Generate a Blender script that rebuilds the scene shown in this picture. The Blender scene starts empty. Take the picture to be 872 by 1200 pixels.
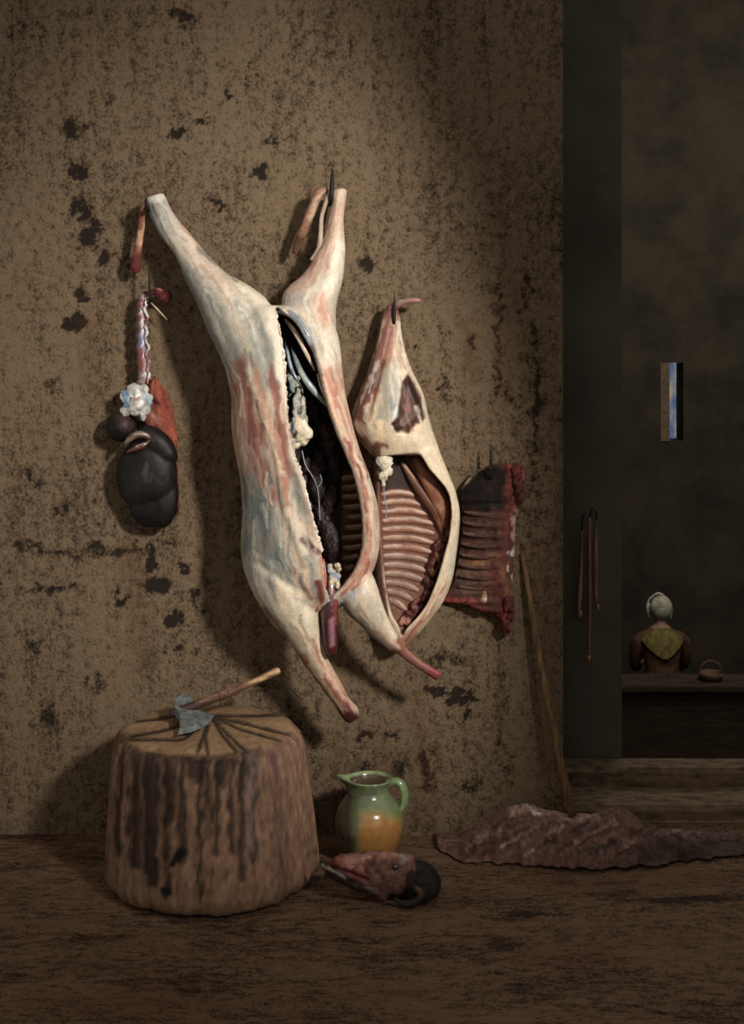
import bpy, bmesh, math, random
import numpy as np
from mathutils import Vector, Matrix
random.seed(7); rng = np.random.RandomState(5)
scn = bpy.context.scene
COL = scn.collection
F, D, H, CX, CY = 1600.0, 4.0, 1.5, 436.0, 375.0     # focal length (px), camera to wall (m), eye height, principal point
PI = math.pi
# ------------------------------------------------------------------ helpers
def P(px, py, t=0.0):
    """point of the place seen at (px,py) standing t metres in front of the plaster wall"""
    d = D - t
    return Vector(((px-CX)*d/F, -t, H-(py-CY)*d/F))
def toPx(co):
    d = co[:,1] + D
    return CX + F*co[:,0]/d, CY - F*(co[:,2]-H)/d
def s2l(c):
    return tuple(((x/255.0)/12.92 if x/255.0 <= .04045 else ((x/255.0+.055)/1.055)**2.4) for x in c[:3])
def vnoise(x, y, z=0.0, s=0):
    x = np.asarray(x, float); y = np.asarray(y, float); z = np.asarray(z, float)+0*x
    xi, yi, zi = np.floor(x), np.floor(y), np.floor(z)
    def h(a, b, c):
        v = np.sin(a*127.1+b*311.7+c*74.7+s*19.19)*43758.5453
        return v-np.floor(v)
    fx, fy, fz = x-xi, y-yi, z-zi
    fx = fx*fx*(3-2*fx); fy = fy*fy*(3-2*fy); fz = fz*fz*(3-2*fz)
    r = 0
    for a in (0,1):
        for b in (0,1):
            for c in (0,1):
                r = r + h(xi+a, yi+b, zi+c)*(fx if a else 1-fx)*(fy if b else 1-fy)*(fz if c else 1-fz)
    return r
def fbm(x, y, z=0.0, s=0, o=3):
    r = 0; a = .5; n = 0
    for k in range(o):
        r = r + a*vnoise(x*2**k, y*2**k, np.asarray(z)*2**k, s+k); n += a; a *= .5
    return r/n
def mesh_from(bm, name):
    me = bpy.data.meshes.new(name); bm.to_mesh(me); bm.free(); return me
def obj(name, bm, mat, parent=None, smooth=True):
    me = mesh_from(bm, name) if isinstance(bm, bmesh.types.BMesh) else bm
    o = bpy.data.objects.new(name, me); COL.objects.link(o)
    if mat: me.materials.clear(); me.materials.append(mat)
    if smooth: me.polygons.foreach_set('use_smooth', [True]*len(me.polygons))
    if parent:
        o.parent = parent
        o.matrix_parent_inverse = Matrix.Translation(-parent.location) if parent.type == 'EMPTY' else Matrix.Identity(4)
    return o
def thing(name, label, cat, loc, group=None):
    o = bpy.data.objects.new(name, None); COL.objects.link(o); o.location = loc
    o.empty_display_size = .05
    o['label'] = label; o['category'] = cat
    if group: o['group'] = group
    return o
def tag(o, label, cat, group=None):
    o['label'] = label; o['category'] = cat
    if group: o['group'] = group
    return o
def struct(name, bm, mat, smooth=False):
    o = obj(name, bm, mat, None, smooth); o['kind'] = 'structure'; return o
def add_ring_loft(bm, rings, caps=True):
    vs = [[bm.verts.new(p) for p in r] for r in rings]
    n = len(vs[0]); fs = []
    for i in range(len(vs)-1):
        for k in range(n):
            fs.append(bm.faces.new((vs[i][k], vs[i][(k+1)%n], vs[i+1][(k+1)%n], vs[i+1][k])))
    if caps:
        for r in (vs[0], vs[-1]):
            try: fs.append(bm.faces.new(r))
            except ValueError: pass
    bmesh.ops.recalc_face_normals(bm, faces=fs)
    return vs
def catmull(pts, n):
    pts = [np.array(p, float) for p in pts]
    out = []
    for i in range(len(pts)-1):
        p0 = pts[max(i-1,0)]; p1 = pts[i]; p2 = pts[i+1]; p3 = pts[min(i+2,len(pts)-1)]
        for k in range(n):
            u = k/n
            out.append(.5*((2*p1)+(-p0+p2)*u+(2*p0-5*p1+4*p2-p3)*u*u+(-p0+3*p1-3*p2+p3)*u**3))
    out.append(pts[-1]); return out
def limb(bm, st, n=20, sub=4, power=1.0):
    """st: (xl,yl,xr,yr,tc,k): outline pair in the wall frame, depth of the centre, depth/width ratio"""
    st = catmull(st, sub); rings = []
    for s in st:
        c = np.array([(s[0]+s[2])/2, (s[1]+s[3])/2]); hv = np.array([(s[2]-s[0])/2, (s[3]-s[1])/2])
        dep = np.hypot(*hv)*(D-s[4])/F*s[5]
        r = []
        for k in range(n):
            a = 2*PI*k/n
            q = c+hv*math.cos(a)
            r.append(P(q[0], q[1], s[4]+dep*math.sin(a)))
        rings.append(r)
    add_ring_loft(bm, rings)
def tube(bm, pts, rad, n=10, sub=4, caps=True, world=False, squash=1.0):
    """pts in (px,py,t) (or world metres), rad metres per point"""
    if not world: pts = [P(*p) for p in pts]
    if not hasattr(rad, '__len__'): rad = [rad]*len(pts)
    q = catmull([tuple(p)+(r,) for p, r in zip(pts, rad)], sub) if sub > 1 else [np.array(tuple(p)+(r,)) for p, r in zip(pts, rad)]
    rings = []; nrm = None
    for i, s in enumerate(q):
        a = Vector(q[max(i-1,0)][:3]); b = Vector(q[min(i+1,len(q)-1)][:3])
        tg = (b-a).normalized()
        if nrm is None:
            nrm = tg.cross(Vector((0,1,0)))
            if nrm.length < .1: nrm = tg.cross(Vector((1,0,0)))
        nrm = (nrm-tg*nrm.dot(tg)).normalized(); bn = tg.cross(nrm)
        rings.append([Vector(s[:3])+(nrm*math.cos(2*PI*k/n)+bn*math.sin(2*PI*k/n)*squash)*max(s[3],1e-4) for k in range(n)])
    return add_ring_loft(bm, rings, caps)
def blob(bm, c, r, amp=.15, freq=3.0, seed=0, sub=3, rot=0.0):
    """lumpy ellipsoid: c world, r metres (3), rot about the view axis"""
    g = bmesh.ops.create_icosphere(bm, subdivisions=sub, radius=1.0)
    vs = g['verts']; co = np.array([v.co for v in vs])
    f = 1+amp*2*(fbm(co[:,0]*freq+9+seed*3.7, co[:,1]*freq+5, co[:,2]*freq+3, seed)-.5)
    co = co*f[:,None]*np.array(r)
    ca, sa = math.cos(rot), math.sin(rot)
    for v, q in zip(vs, co):
        v.co = Vector((q[0]*ca-q[2]*sa, q[1], q[0]*sa+q[2]*ca))+Vector(c)
def box(bm, a, b):
    a, b = Vector(a), Vector(b)
    g = bmesh.ops.create_cube(bm, size=1.0)
    for v in g['verts']:
        v.co = Vector([(a[i]+b[i])/2+v.co[i]*(b[i]-a[i]) for i in range(3)])
    return g
def lathe(bm, prof, c, n=48, warp=None):
    rings = []
    for r, z in prof:
        ring = []
        for k in range(n):
            a = 2*PI*k/n; p = Vector((r*math.cos(a), r*math.sin(a), z))
            if warp: p = warp(p, a)
            ring.append(p+Vector(c))
        rings.append(ring)
    return add_ring_loft(bm, rings)
def remesh(bm, vox, smooth=4, name='m'):
    me = mesh_from(bm, name); o = bpy.data.objects.new(name, me); COL.objects.link(o)
    m = o.modifiers.new('r', 'REMESH'); m.mode = 'VOXEL'; m.voxel_size = vox
    if smooth:
        s = o.modifiers.new('s', 'SMOOTH'); s.iterations = smooth; s.factor = .5
    dg = bpy.context.evaluated_depsgraph_get(); dg.update()
    out = bpy.data.meshes.new_from_object(o.evaluated_get(dg))
    bpy.data.objects.remove(o); bpy.data.meshes.remove(me)
    return out
def coords(me):
    a = np.empty(len(me.vertices)*3); me.vertices.foreach_get('co', a); return a.reshape(-1,3)
def normals(me):
    return np.array([v.normal[:] for v in me.vertices])
def set_coords(me, co):
    me.vertices.foreach_set('co', co.ravel()); me.update()
def segdist(x, y, pts):
    d = np.full(x.shape, 1e9)
    for (x0,y0), (x1,y1) in zip(pts[:-1], pts[1:]):
        dx, dy = x1-x0, y1-y0; L = dx*dx+dy*dy+1e-9
        u = np.clip(((x-x0)*dx+(y-y0)*dy)/L, 0, 1)
        d = np.minimum(d, np.hypot(x-x0-u*dx, y-y0-u*dy))
    return d
def inpoly(x, y, pts):
    ins = np.zeros(x.shape, bool); n = len(pts); j = n-1
    for i in range(n):
        xi, yi = pts[i]; xj, yj = pts[j]
        if yi != yj:
            ins ^= ((yi > y) != (yj > y)) & (x < (xj-xi)*(y-yi)/(yj-yi)+xi)
        j = i
    return ins
def polysd(x, y, pts):
    d = segdist(x, y, list(pts)+[pts[0]])
    return np.where(inpoly(x, y, pts), d, -d)
def sm(e0, e1, v):
    u = np.clip((v-e0)/(e1-e0+1e-9), 0, 1); return u*u*(3-2*u)
def paint(me, base, ops=(), warp=3.0, wf=.12, mask=None, var=.10, inner=None, innercol=None, seed=0):
    """colours of a surface, some with painted shade and highlights: base + strokes ('s', pts, halfwidth, soft, rgb, alpha) and patches ('p', pts, soft, rgb, alpha)"""
    co = coords(me); x, y = toPx(co)
    wx = x+warp*2*(fbm(x*wf, y*wf*.6, 0, 3+seed)-.5)*2
    wy = y+warp*2*(fbm(x*wf, y*wf*.6, 4, 8+seed)-.5)*2
    c = np.tile(np.array(s2l(base)), (len(co),1))
    for op in ops:
        if op[0] == 's':
            _, pts, w, soft, rgb, al = op
            a = sm(w+soft, max(w-soft, 0), segdist(wx, wy, pts))*al
        else:
            _, pts, soft, rgb, al = op
            a = sm(-soft, soft, polysd(wx, wy, pts))*al
        a = a[:,None]; c = c*(1-a)+np.array(s2l(rgb))*a
    if inner is not None:
        a = inner(co)[:,None]; c = c*(1-a)+np.array(innercol)*a if np.ndim(innercol) == 1 else c*(1-a)+innercol*a
    n = fbm(co[:,0]*90, co[:,2]*60, co[:,1]*90, 11+seed)
    c = c*(1+var*2*(n-.5)*2)[:,None]
    return setcol(me, c, .84)
def setcol(me, c, sat=1.0):
    if sat != 1.0:
        l = (c@np.array([.3,.5,.2]))[:,None]; c = l+(c-l)*sat
    at = me.color_attributes.get('Col') or me.color_attributes.new('Col', 'FLOAT_COLOR', 'POINT')
    full = np.ones((len(c),4)); full[:,:3] = np.clip(c, 0, 1)
    at.data.foreach_set('color', full.ravel()); return me
# ------------------------------------------------------------------ materials
def nt(name):
    m = bpy.data.materials.new(name); m.use_nodes = True
    n = m.node_tree; b = n.nodes['Principled BSDF']
    return m, n, b
def N(n, t, **kw):
    o = n.nodes.new(t)
    for k, v in kw.items():
        if k in o.inputs: o.inputs[k].default_value = v
        else: setattr(o, k, v)
    return o
def mixc(n, f, a, b, mode='MIX'):
    m = n.nodes.new('ShaderNodeMix'); m.data_type = 'RGBA'; m.blend_type = mode
    for sock, v in ((m.inputs[0], f), (m.inputs[6], a), (m.inputs[7], b)):
        if isinstance(v, bpy.types.NodeSocket): n.links.new(v, sock)
        elif isinstance(v, (int, float)): sock.default_value = v
        else: sock.default_value = tuple(v)+(1,)
    return m.outputs[2]
def noise(n, scale, vec, detail=4, rough=.6, stretch=None):
    mp = n.nodes.new('ShaderNodeMapping')
    if stretch: mp.inputs['Scale'].default_value = stretch
    n.links.new(vec, mp.inputs[0])
    t = n.nodes.new('ShaderNodeTexNoise'); t.inputs['Scale'].default_value = scale
    t.inputs['Detail'].default_value = detail; t.inputs['Roughness'].default_value = rough
    n.links.new(mp.outputs[0], t.inputs['Vector']); return t.outputs['Fac']
def ramp(n, fac, stops):
    r = n.nodes.new('ShaderNodeValToRGB')
    el = r.color_ramp.elements
    while len(el) < len(stops): el.new(.5)
    for e, (p, c) in zip(el, stops):
        e.position = p; e.color = (tuple(c)+(1,)) if hasattr(c, '__len__') else (c,c,c,1)
    n.links.new(fac, r.inputs[0]); return r.outputs[0]
def bump(n, b, h, s, dist=.01):
    bp = n.nodes.new('ShaderNodeBump'); bp.inputs['Strength'].default_value = s; bp.inputs['Distance'].default_value = dist
    n.links.new(h, bp.inputs['Height']); n.links.new(bp.outputs[0], b.inputs['Normal'])
def m_attr(name, rough=.5, spec=.5, grain=.35, gscale=140, bs=.4, coat=0.0, streak=None, sss=0.0):
    """surface whose painted colours are stored in its 'Col' attribute, with a fine mottled grain"""
    m, n, b = nt(name)
    tc = n.nodes.new('ShaderNodeTexCoord').outputs['Object']
    at = n.nodes.new('ShaderNodeVertexColor'); at.layer_name = 'Col'
    g = noise(n, gscale, tc, 5, .7, streak)
    gr = ramp(n, g, [(.30, 1-grain), (.5, 1.0), (.72, 1+grain*.6)])
    c = mixc(n, 1.0, at.outputs[0], gr, 'MULTIPLY')
    n.links.new(c, b.inputs['Base Color'])
    b.inputs['Roughness'].default_value = rough; b.inputs['Specular IOR Level'].default_value = spec
    b.inputs['Coat Weight'].default_value = coat; b.inputs['Coat Roughness'].default_value = .15
    if sss:
        b.inputs['Subsurface Weight'].default_value = sss; b.inputs['Subsurface Radius'].default_value = (.012,.005,.003); b.inputs['Subsurface Scale'].default_value = 1
    bump(n, b, g, bs, .004)
    return m
def m_flat(name, rgb, rgb2=None, rough=.6, scale=30, metal=0.0, spec=.5, bs=.3, stretch=None, coat=0.0):
    m, n, b = nt(name)
    tc = n.nodes.new('ShaderNodeTexCoord').outputs['Object']
    f = noise(n, scale, tc, 5, .65, stretch)
    c2 = rgb2 or tuple(x*.55 for x in rgb)
    n.links.new(ramp(n, f, [(.35, s2l(c2)), (.62, s2l(rgb))]), b.inputs['Base Color'])
    b.inputs['Roughness'].default_value = rough; b.inputs['Metallic'].default_value = metal; b.inputs['Specular IOR Level'].default_value = spec
    b.inputs['Coat Weight'].default_value = coat
    bump(n, b, f, bs, .005); return m
M_MEAT = m_attr('carcass_flesh', .42, .35, .22, 160, .35)
M_WET = m_attr('wet_offal', .25, .6, .35, 110, .4, coat=.5)
M_DRY = m_attr('dried_flesh', .7, .18, .45, 120, .6)
M_IRON = m_flat('black_iron', (48,44,40), (22,20,18), .55, 90, .6)
M_WOOD = m_attr('chopping_wood', .8, .2, .40, 60, .8, streak=(1,1,.18))
# ------------------------------------------------------------------ wall plaster
def m_wall(name, light, mid, dark, rough=.95, st=((1.6,1,.8),(2.2,1,.28),(1,1,.8))):
    m, n, b = nt(name)
    tc = n.nodes.new('ShaderNodeTexCoord').outputs['Object']
    at = n.nodes.new('ShaderNodeVertexColor'); at.layer_name = 'Col'
    sep = n.nodes.new('ShaderNodeSeparateColor'); n.links.new(at.outputs[0], sep.inputs[0])
    big = noise(n, 2.2, tc, 6, .62, st[0])
    strk = noise(n, 9, tc, 5, .6, st[1])
    grain = noise(n, 42, tc, 8, .75, st[2])
    fine = noise(n, 120, tc, 3, .6)
    def madd(a, ka, b2, kb, c0=0.0):
        x = n.nodes.new('ShaderNodeMath'); x.operation = 'MULTIPLY_ADD'; n.links.new(a, x.inputs[0]); x.inputs[1].default_value = ka; x.inputs[2].default_value = c0
        y = n.nodes.new('ShaderNodeMath'); y.operation = 'MULTIPLY_ADD'; n.links.new(b2, y.inputs[0]); y.inputs[1].default_value = kb; n.links.new(x.outputs[0], y.inputs[2])
        return y.outputs[0]
    f = madd(big, .32, strk, .30)
    f = madd(f, 1.0, grain, .85, -.20)
    f = madd(f, 1.0, fine, .42, -.21)
    f = madd(f, 1.0, sep.outputs[0], -.55)       # stains and worn holes
    c = ramp(n, f, [(.36, s2l(dark)), (.47, s2l(mid)), (.56, s2l(light)), (.72, tuple(min(1,v*1.15) for v in s2l(light)))])
    c = mixc(n, sep.outputs[1], c, s2l((88,48,32)))           # rusty / blood tinted runs
    n.links.new(c, b.inputs['Base Color'])
    b.inputs['Roughness'].default_value = rough; b.inputs['Specular IOR Level'].default_value = .15
    bump(n, b, f, .75, .012)
    return m
M_WALL = m_wall('rough_plaster', (123,104,82), (97,80,62), (44,36,30))
def grid(x0, x1, z0, z1, step, fn):
    nx = int((x1-x0)/step)+1; nz = int((z1-z0)/step)+1
    xs = np.linspace(x0, x1, nx); zs = np.linspace(z0, z1, nz)
    X, Z = np.meshgrid(xs, zs); co = fn(X.ravel(), Z.ravel())
    idx = np.arange(nx*nz).reshape(nz, nx)
    q = np.stack([idx[:-1,:-1], idx[:-1,1:], idx[1:,1:], idx[1:,:-1]], -1).reshape(-1,4)
    return co, q.tolist(), idx
WX0, WX1, WZ1 = -2.0, .56, 3.2
def wallfn(x, z):
    r = .006*(fbm(x*6, z*4, 0, 2)-.5)+.004*(fbm(x*30, z*22, 0, 4)-.5)
    fade = np.clip((WX1-x)/.03, 0, 1)*np.clip(z/.03, 0, 1)
    return np.stack([x, -np.abs(r)*fade, z], 1)
co, q, idx = grid(WX0, WX1, -.02, WZ1, .007, wallfn)
nb = len(co); rim = list(idx[0])+list(idx[1:,-1])+list(idx[-1,-2::-1])+list(idx[-2:0:-1,0])
bk = co[rim].copy(); bk[:,1] = .36
co2 = np.vstack([co, bk]); m_ = len(rim)
for i in range(m_): q.append([int(rim[i]), nb+i, nb+(i+1)%m_, int(rim[(i+1)%m_])])
q.append([nb+i for i in range(m_)][::-1])
me = bpy.data.meshes.new('wall_back'); me.from_pydata(co2.tolist(), [], [[int(v) for v in f] for f in q]); me.update()
x, y = toPx(coords(me)); hole = np.zeros(len(x)); rust = np.zeros(len(x))
wx = x+14*(fbm(x*.12, y*.12, 0, 1, 4)-.5)*2; wy = y+14*(fbm(x*.12, y*.12, 3, 1, 4)-.5)*2
def spot(cx, cy, rx, ry, a=1.0, arr=None):
    global hole
    d = np.hypot((wx-cx)/rx, (wy-cy)/ry); hole = np.maximum(hole, .72*a*sm(1.05, .35, d))
for s in [(300,202,14,9,.9),(208,155,9,11,.9),(232,140,26,4,.6),(268,108,7,10,.6),(316,165,5,8,.6),(256,242,6,8,.6),(105,275,14,20,.8),(92,200,12,16,.7),(120,300,12,12,.6),
          (88,380,16,14,.9),(98,345,10,9,.6),(85,150,14,18,.55),(95,245,9,18,.7),(595,468,7,5,1),(553,400,7,9,.7),(490,410,4,4,.9),(515,452,5,5,.7),
          (177,655,10,22,.9),(185,688,24,14,.8),(140,705,12,10,.8),(214,667,9,13,.9),(205,725,9,12,.8),(232,700,8,16,.6),(60,690,50,6,.5),(110,640,8,10,.6),
          (540,818,26,6,.85),(515,812,26,4,.8),(546,838,7,14,.6),(470,900,14,24,.4),(430,866,14,5,.7),(460,862,12,6,.6),(205,760,10,6,.5),
          (60,450,12,16,.4),(40,560,12,16,.4),(70,600,10,16,.35),(430,310,8,12,.55),(215,20,20,14,.5),(130,120,9,10,.4),
          (505,560,5,8,.4),(615,340,8,40,.35),(575,330,6,30,.3),(560,640,10,10,.3),(520,770,40,12,.35),
          (500,900,10,40,.45),(555,920,10,20,.4),(600,900,9,30,.35),(425,900,10,16,.3),(60,840,16,20,.35),(40,760,12,18,.35),(110,800,10,22,.4)]: spot(*s)
for pts, w in [([(20,640),(80,648),(160,646)],4),([(585,340),(582,460)],5),([(628,380),(626,560)],4),([(520,380),(523,470)],2),([(160,320),(140,300)],3)]:
    hole = np.maximum(hole, .28*sm(w+4, 0, segdist(wx, wy, pts)))
for pts, w, a in [([(150,640),(160,700),(165,780)],12,.35),([(390,860),(400,940)],14,.25),([(440,860),(462,930)],16,.3),([(570,560),(578,700)],10,.25),([(490,800),(500,960)],18,.25),([(598,330),(596,470)],10,.3),([(630,650),(640,900)],14,.3),([(545,380),(552,440)],5,.5),([(100,380),(110,460)],12,.3)]:
    rust = np.maximum(rust, a*sm(w+8, 0, segdist(wx, wy, pts))*(.4+fbm(x*.3, y*.1, 0, 6)))
# pale scratches in the plaster read as worn through streaks
light = np.maximum(sm(2.2, .6, segdist(x, y, [(92,60),(86,78),(80,98)])), sm(1.8, .5, segdist(x, y, [(372,13),(355,38),(330,50),(305,66)])))
hole = hole-.8*light
hole = np.where(hole < 0, 0, hole)
setcol(me, np.stack([np.clip(hole,0,1), rust, light], 1))
wall = obj('wall_back', me, M_WALL); wall['kind'] = 'structure'
# ------------------------------------------------------------------ floor
M_FLOOR = m_wall('earth_floor', (124,97,74), (90,70,54), (48,38,31), st=((.7,1.6,1),(.5,2.4,1),(.6,1.4,1)))
def floorfn(x, y):
    z = .010*(fbm(x*5, y*9, 0, 12)-.5)+.006*(fbm(x*20, y*38, 0, 15)-.5)
    ed = np.clip((.075-y)/.05, 0, 1)
    return np.stack([x, y, (z-.006)*ed-.001], 1)
co, q, idx = grid(-2.0, 2.4, -4.6, .08, .012, floorfn)
me = bpy.data.meshes.new('floor'); me.from_pydata(co.tolist(), [], q); me.update()
x, y = toPx(np.where(co == 0, 1e-6, co)*1.0 + 0); xx = co[:,0]; yy = co[:,1]
hl = .7*sm(.62, .78, fbm(xx*3, yy*9, 0, 22))
setcol(me, np.stack([hl*.3, .25*sm(.5,.8,fbm(xx*2, yy*6, 0, 25)), 0*hl], 1))
fl = obj('floor', me, M_FLOOR); fl['kind'] = 'structure'
# ------------------------------------------------------------------ the dark room beyond
M_DARK = m_flat('dark_plaster', (66,58,46), (48,43,36), .95, 2.5, spec=.1, bs=.3)  # dark brown plaster with a faint random mottle
M_STONE = m_flat('worn_step_stone', (134,112,88), (80,66,52), .9, 40, spec=.15, bs=.6, stretch=(.5,1,1))
FZ = -2.2
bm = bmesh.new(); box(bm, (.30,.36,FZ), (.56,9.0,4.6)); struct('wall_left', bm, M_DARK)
bm = bmesh.new(); box(bm, (.5604,.372,FZ), (.80,.60,4.6)); struct('wall_front', bm, m_flat('lightened_plaster', (104,98,86), (84,78,68), .95, 2.5, spec=.1, bs=.3))  # pier plaster lightened in colour to make up for missing light
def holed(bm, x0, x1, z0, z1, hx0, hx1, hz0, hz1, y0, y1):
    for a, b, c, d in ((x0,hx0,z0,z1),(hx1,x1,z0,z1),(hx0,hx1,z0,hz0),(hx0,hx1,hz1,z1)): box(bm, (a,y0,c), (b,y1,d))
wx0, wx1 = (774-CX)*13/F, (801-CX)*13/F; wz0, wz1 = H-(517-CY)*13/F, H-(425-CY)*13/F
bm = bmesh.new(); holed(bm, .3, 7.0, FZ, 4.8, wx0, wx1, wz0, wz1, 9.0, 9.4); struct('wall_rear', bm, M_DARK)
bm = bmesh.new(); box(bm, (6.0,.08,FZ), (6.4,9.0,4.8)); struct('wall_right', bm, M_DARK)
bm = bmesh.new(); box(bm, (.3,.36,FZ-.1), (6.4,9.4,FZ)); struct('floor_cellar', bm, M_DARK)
def stone(bm, x0, x1, y0, y1, z0, z1, seed):
    nx = 60; rings = []
    for i in range(nx+1):
        x = x0+(x1-x0)*i/nx; j = .006*(float(fbm(x*7., 1., 0, seed))-.5); k = .010*(float(fbm(x*5., 3., 0, seed+4))-.5)
        rings.append([Vector((x,y0+k,z0)), Vector((x,y0+k,z1-.014+j)), Vector((x,y0+.012+k,z1+j)), Vector((x,y1-.004,z1+j)), Vector((x,y1,z1-.004+j)), Vector((x,y1,z0))])
    add_ring_loft(bm, rings)
bm = bmesh.new(); stone(bm, .575, 3.4, .085, .36, -.15, .045, 1); struct('trim_1', bm, M_STONE)
bm = bmesh.new(); stone(bm, .5765, 3.4, .262, .368, .03, .098, 5); struct('trim_2', bm, M_STONE)
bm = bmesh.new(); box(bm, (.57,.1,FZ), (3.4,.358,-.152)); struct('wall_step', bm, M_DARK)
bm = bmesh.new()
e = [(1.11,0),(1.10,1.85),(.975,2.31),(.845,2.62),(.71,3.0),(.71,3.2),(2.7,3.2),(2.7,0)]
add_ring_loft(bm, [[Vector((a,-1.5,b)) for a,b in e], [Vector((a,-1.72,b)) for a,b in e]]); struct('wall_blocker', bm, M_DARK)  # added unseen partition, edge sloped to shadow the right of the wall
# slit window with sky
m, n, b = nt('sky_through_slit')
tc = n.nodes.new('ShaderNodeTexCoord').outputs['Object']
f = noise(n, 5.5, tc, 3, .5, (1.6,1,.9))
c = ramp(n, f, [(.38, s2l((84,104,140))), (.50, s2l((120,130,150))), (.60, s2l((176,160,132)))])
n.links.new(c, b.inputs['Emission Color']); b.inputs['Emission Strength'].default_value = .62
b.inputs['Base Color'].default_value = (.02,.02,.03,1); b.inputs['Roughness'].default_value = .3
bm = bmesh.new(); box(bm, (wx0+.001,9.30,wz0+.001), (wx1-.001,9.31,wz1-.001)); wn = struct('window_1', bm, m)
bm = bmesh.new()
jx = wx0+.085
box(bm, (wx0+.001,8.99,wz0+.001), (jx,9.29,wz1-.001)); 
o = obj('window_jamb', bm, m_flat('window_jamb_plaster', (120,96,72), (66,54,42), .9, 60), wn, False)
# ------------------------------------------------------------------ large carcass
TC = .205
ST = [ # y  xL   cL   cR   xR   w   b
 (358, 262, 322, 324, 380, 22, .045), (366, 252, 323, 333, 388, 14, .070), (380, 246, 326, 352, 392, 10, .094), (400, 250, 329, 366, 398, 9, .108),
 (430, 263, 333, 376, 401, 9, .116), (460, 270, 335, 383, 405, 9, .122), (500, 271, 338, 396, 414, 9, .128), (530, 275, 344, 409, 423, 9, .130),
 (560, 281, 354, 422, 434, 10, .130), (600, 284, 364, 431, 444, 11, .128), (640, 282, 375, 432, 445, 12, .126), (665, 285, 380, 424, 439, 12, .122),
 (685, 292, 382, 409, 428, 12, .114), (698, 298, 386, 394, 414, 14, .105), (708, 306, 387, 388, 404, 30, .09), (716, 318, 374, 375, 392, 30, .07)]
def interp(y):
    ys = [s[0] for s in ST]
    return [float(np.interp(y, ys, [s[k] for s in ST])) for k in range(7)]
def cav_t(px, py, off=0.0):
    """distance from the wall of the cavity's inner back surface"""
    _, xL, cL, cR, xR, w, b = interp(py)
    cx = (xL+xR)/2; a = (xR-xL)/2-w; bb = b-w/F*D*1.0
    u = min(.98, abs((px-cx)/a)); return TC-bb*math.sqrt(1-u*u)+off
bm = bmesh.new(); rings = []
for s in catmull(ST, 4):
    y_, xL, cL, cR, xR, w, b_ = s
    cx = (xL+xR)/2; a = (xR-xL)/2
    cR = max(cR, cL+1)
    th1 = math.acos(np.clip((cL-cx)/a, -1, 1)); th2 = math.acos(np.clip((cR-cx)/a, -1, 1))
    if th1-th2 < .02: th1 = th2+.02
    th = np.linspace(th1, th2+2*PI, 44)
    w = min(w, a*.96); bi = max(b_-w*D/F, .002)
    r = [P(cx+a*math.cos(k), y_, TC+b_*math.sin(k)) for k in th]
    r += [P(cx+(a-w)*math.cos(k), y_, TC+bi*math.sin(k)) for k in th[::-1]]
    rings.append(r)
add_ring_loft(bm, rings)
limb(bm, [(177,230,187,226.5,.10,.9),(171.5,233,193,228,.10,.9),(176,254,203,249,.105,.9),(189,279,222,273,.115,.9),(205,299,245,300,.13,.95),(216,326,266,320,.15,1),(229,352,291,334,.175,1),(243,388,316,355,.19,.95),(262,428,328,395,.20,.95),(270,462,330,440,.205,.95),(276,500,325,490,.21,.9)], 24)
limb(bm, [(392,221.5,402,220.5,.10,.95),(389,226,407,223.5,.10,.95),(386,246,404,245,.105,.95),(381,272,403,262,.11,.9),(373,294,405,296,.125,.9),(356,320,402,328,.15,.9),(334,340,395,356,.17,.85),(332,362,394,386,.185,.9),(352,384,397,400,.20,.95),(370,412,400,424,.215,1),(379,446,402,450,.22,1.1),(390,478,407,478,.23,1)], 24)
limb(bm, [(288,640,345,628,.225,.9),(290,680,362,668,.235,.95),(308,716,373,708,.235,.9),(324,737,377,736,.23,.85),(340,754,379,757,.225,.85),(358,781,386,775,.215,.9),(377,807,400,800,.205,.9),(391,826,409,817,.20,.9),(399,838,418,827,.198,.9),(404,845,421,835,.196,.9),(410,848,419,842,.195,.8)], 20)
limb(bm, [(398,690,434,668,.235,.7),(404,716,442,686,.235,.85),(420,731,451,714,.225,.85),(438,748,462,738,.21,.85),(452,759,473,756,.20,.8),(462,765,481,763,.195,.7)], 18)
limb(bm, [(458,758,468,748,.20,.8),(470,770,478,760,.197,.9),(490,784,494,774,.195,.9),(505,794,510,783,.194,1),(511,798,520,788,.193,1)], 14, 3)
me = remesh(bm, .0042, 5, 'body')
co = coords(me); x, y = toPx(co)
# muscle relief on the outside
no = normals(me)
rel = np.zeros(len(co))
for pts, w, h in [([(262,345),(285,380),(305,430),(318,480)],8,.004),([(300,355),(316,400),(324,450)],7,.004),([(291,433),(305,475),(322,519),(328,548),(336,600),(358,660)],5,.006),
                  ([(283,500),(300,560),(296,600)],9,-.003),([(240,340),(265,400),(280,440)],7,-.004),([(330,690),(350,705),(368,735)],12,.004),([(300,660),(330,680),(352,694)],5,-.005),
                  ([(388,330),(390,380),(388,430)],9,.004),([(395,300),(393,330)],8,.003),([(186,236),(204,270),(225,300)],4,.003),([(176,240),(192,275),(202,290)],2.5,-.003),
                  ([(345,560),(352,600),(362,640)],5,-.004),([(344,730),(372,780),(405,825)],4,.002),([(396,230),(392,270),(382,300)],3,.003)]:
    rel += h*sm(w*1.5, 0, segdist(x, y, pts))
front = np.clip(-no[:,1], 0, 1)
co = co+no*(rel*front)[:,None]+no*(.0016*(fbm(x*.16, y*.05, co[:,1]*30, 5)-.5)*2)[:,None]
set_coords(me, co)
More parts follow.
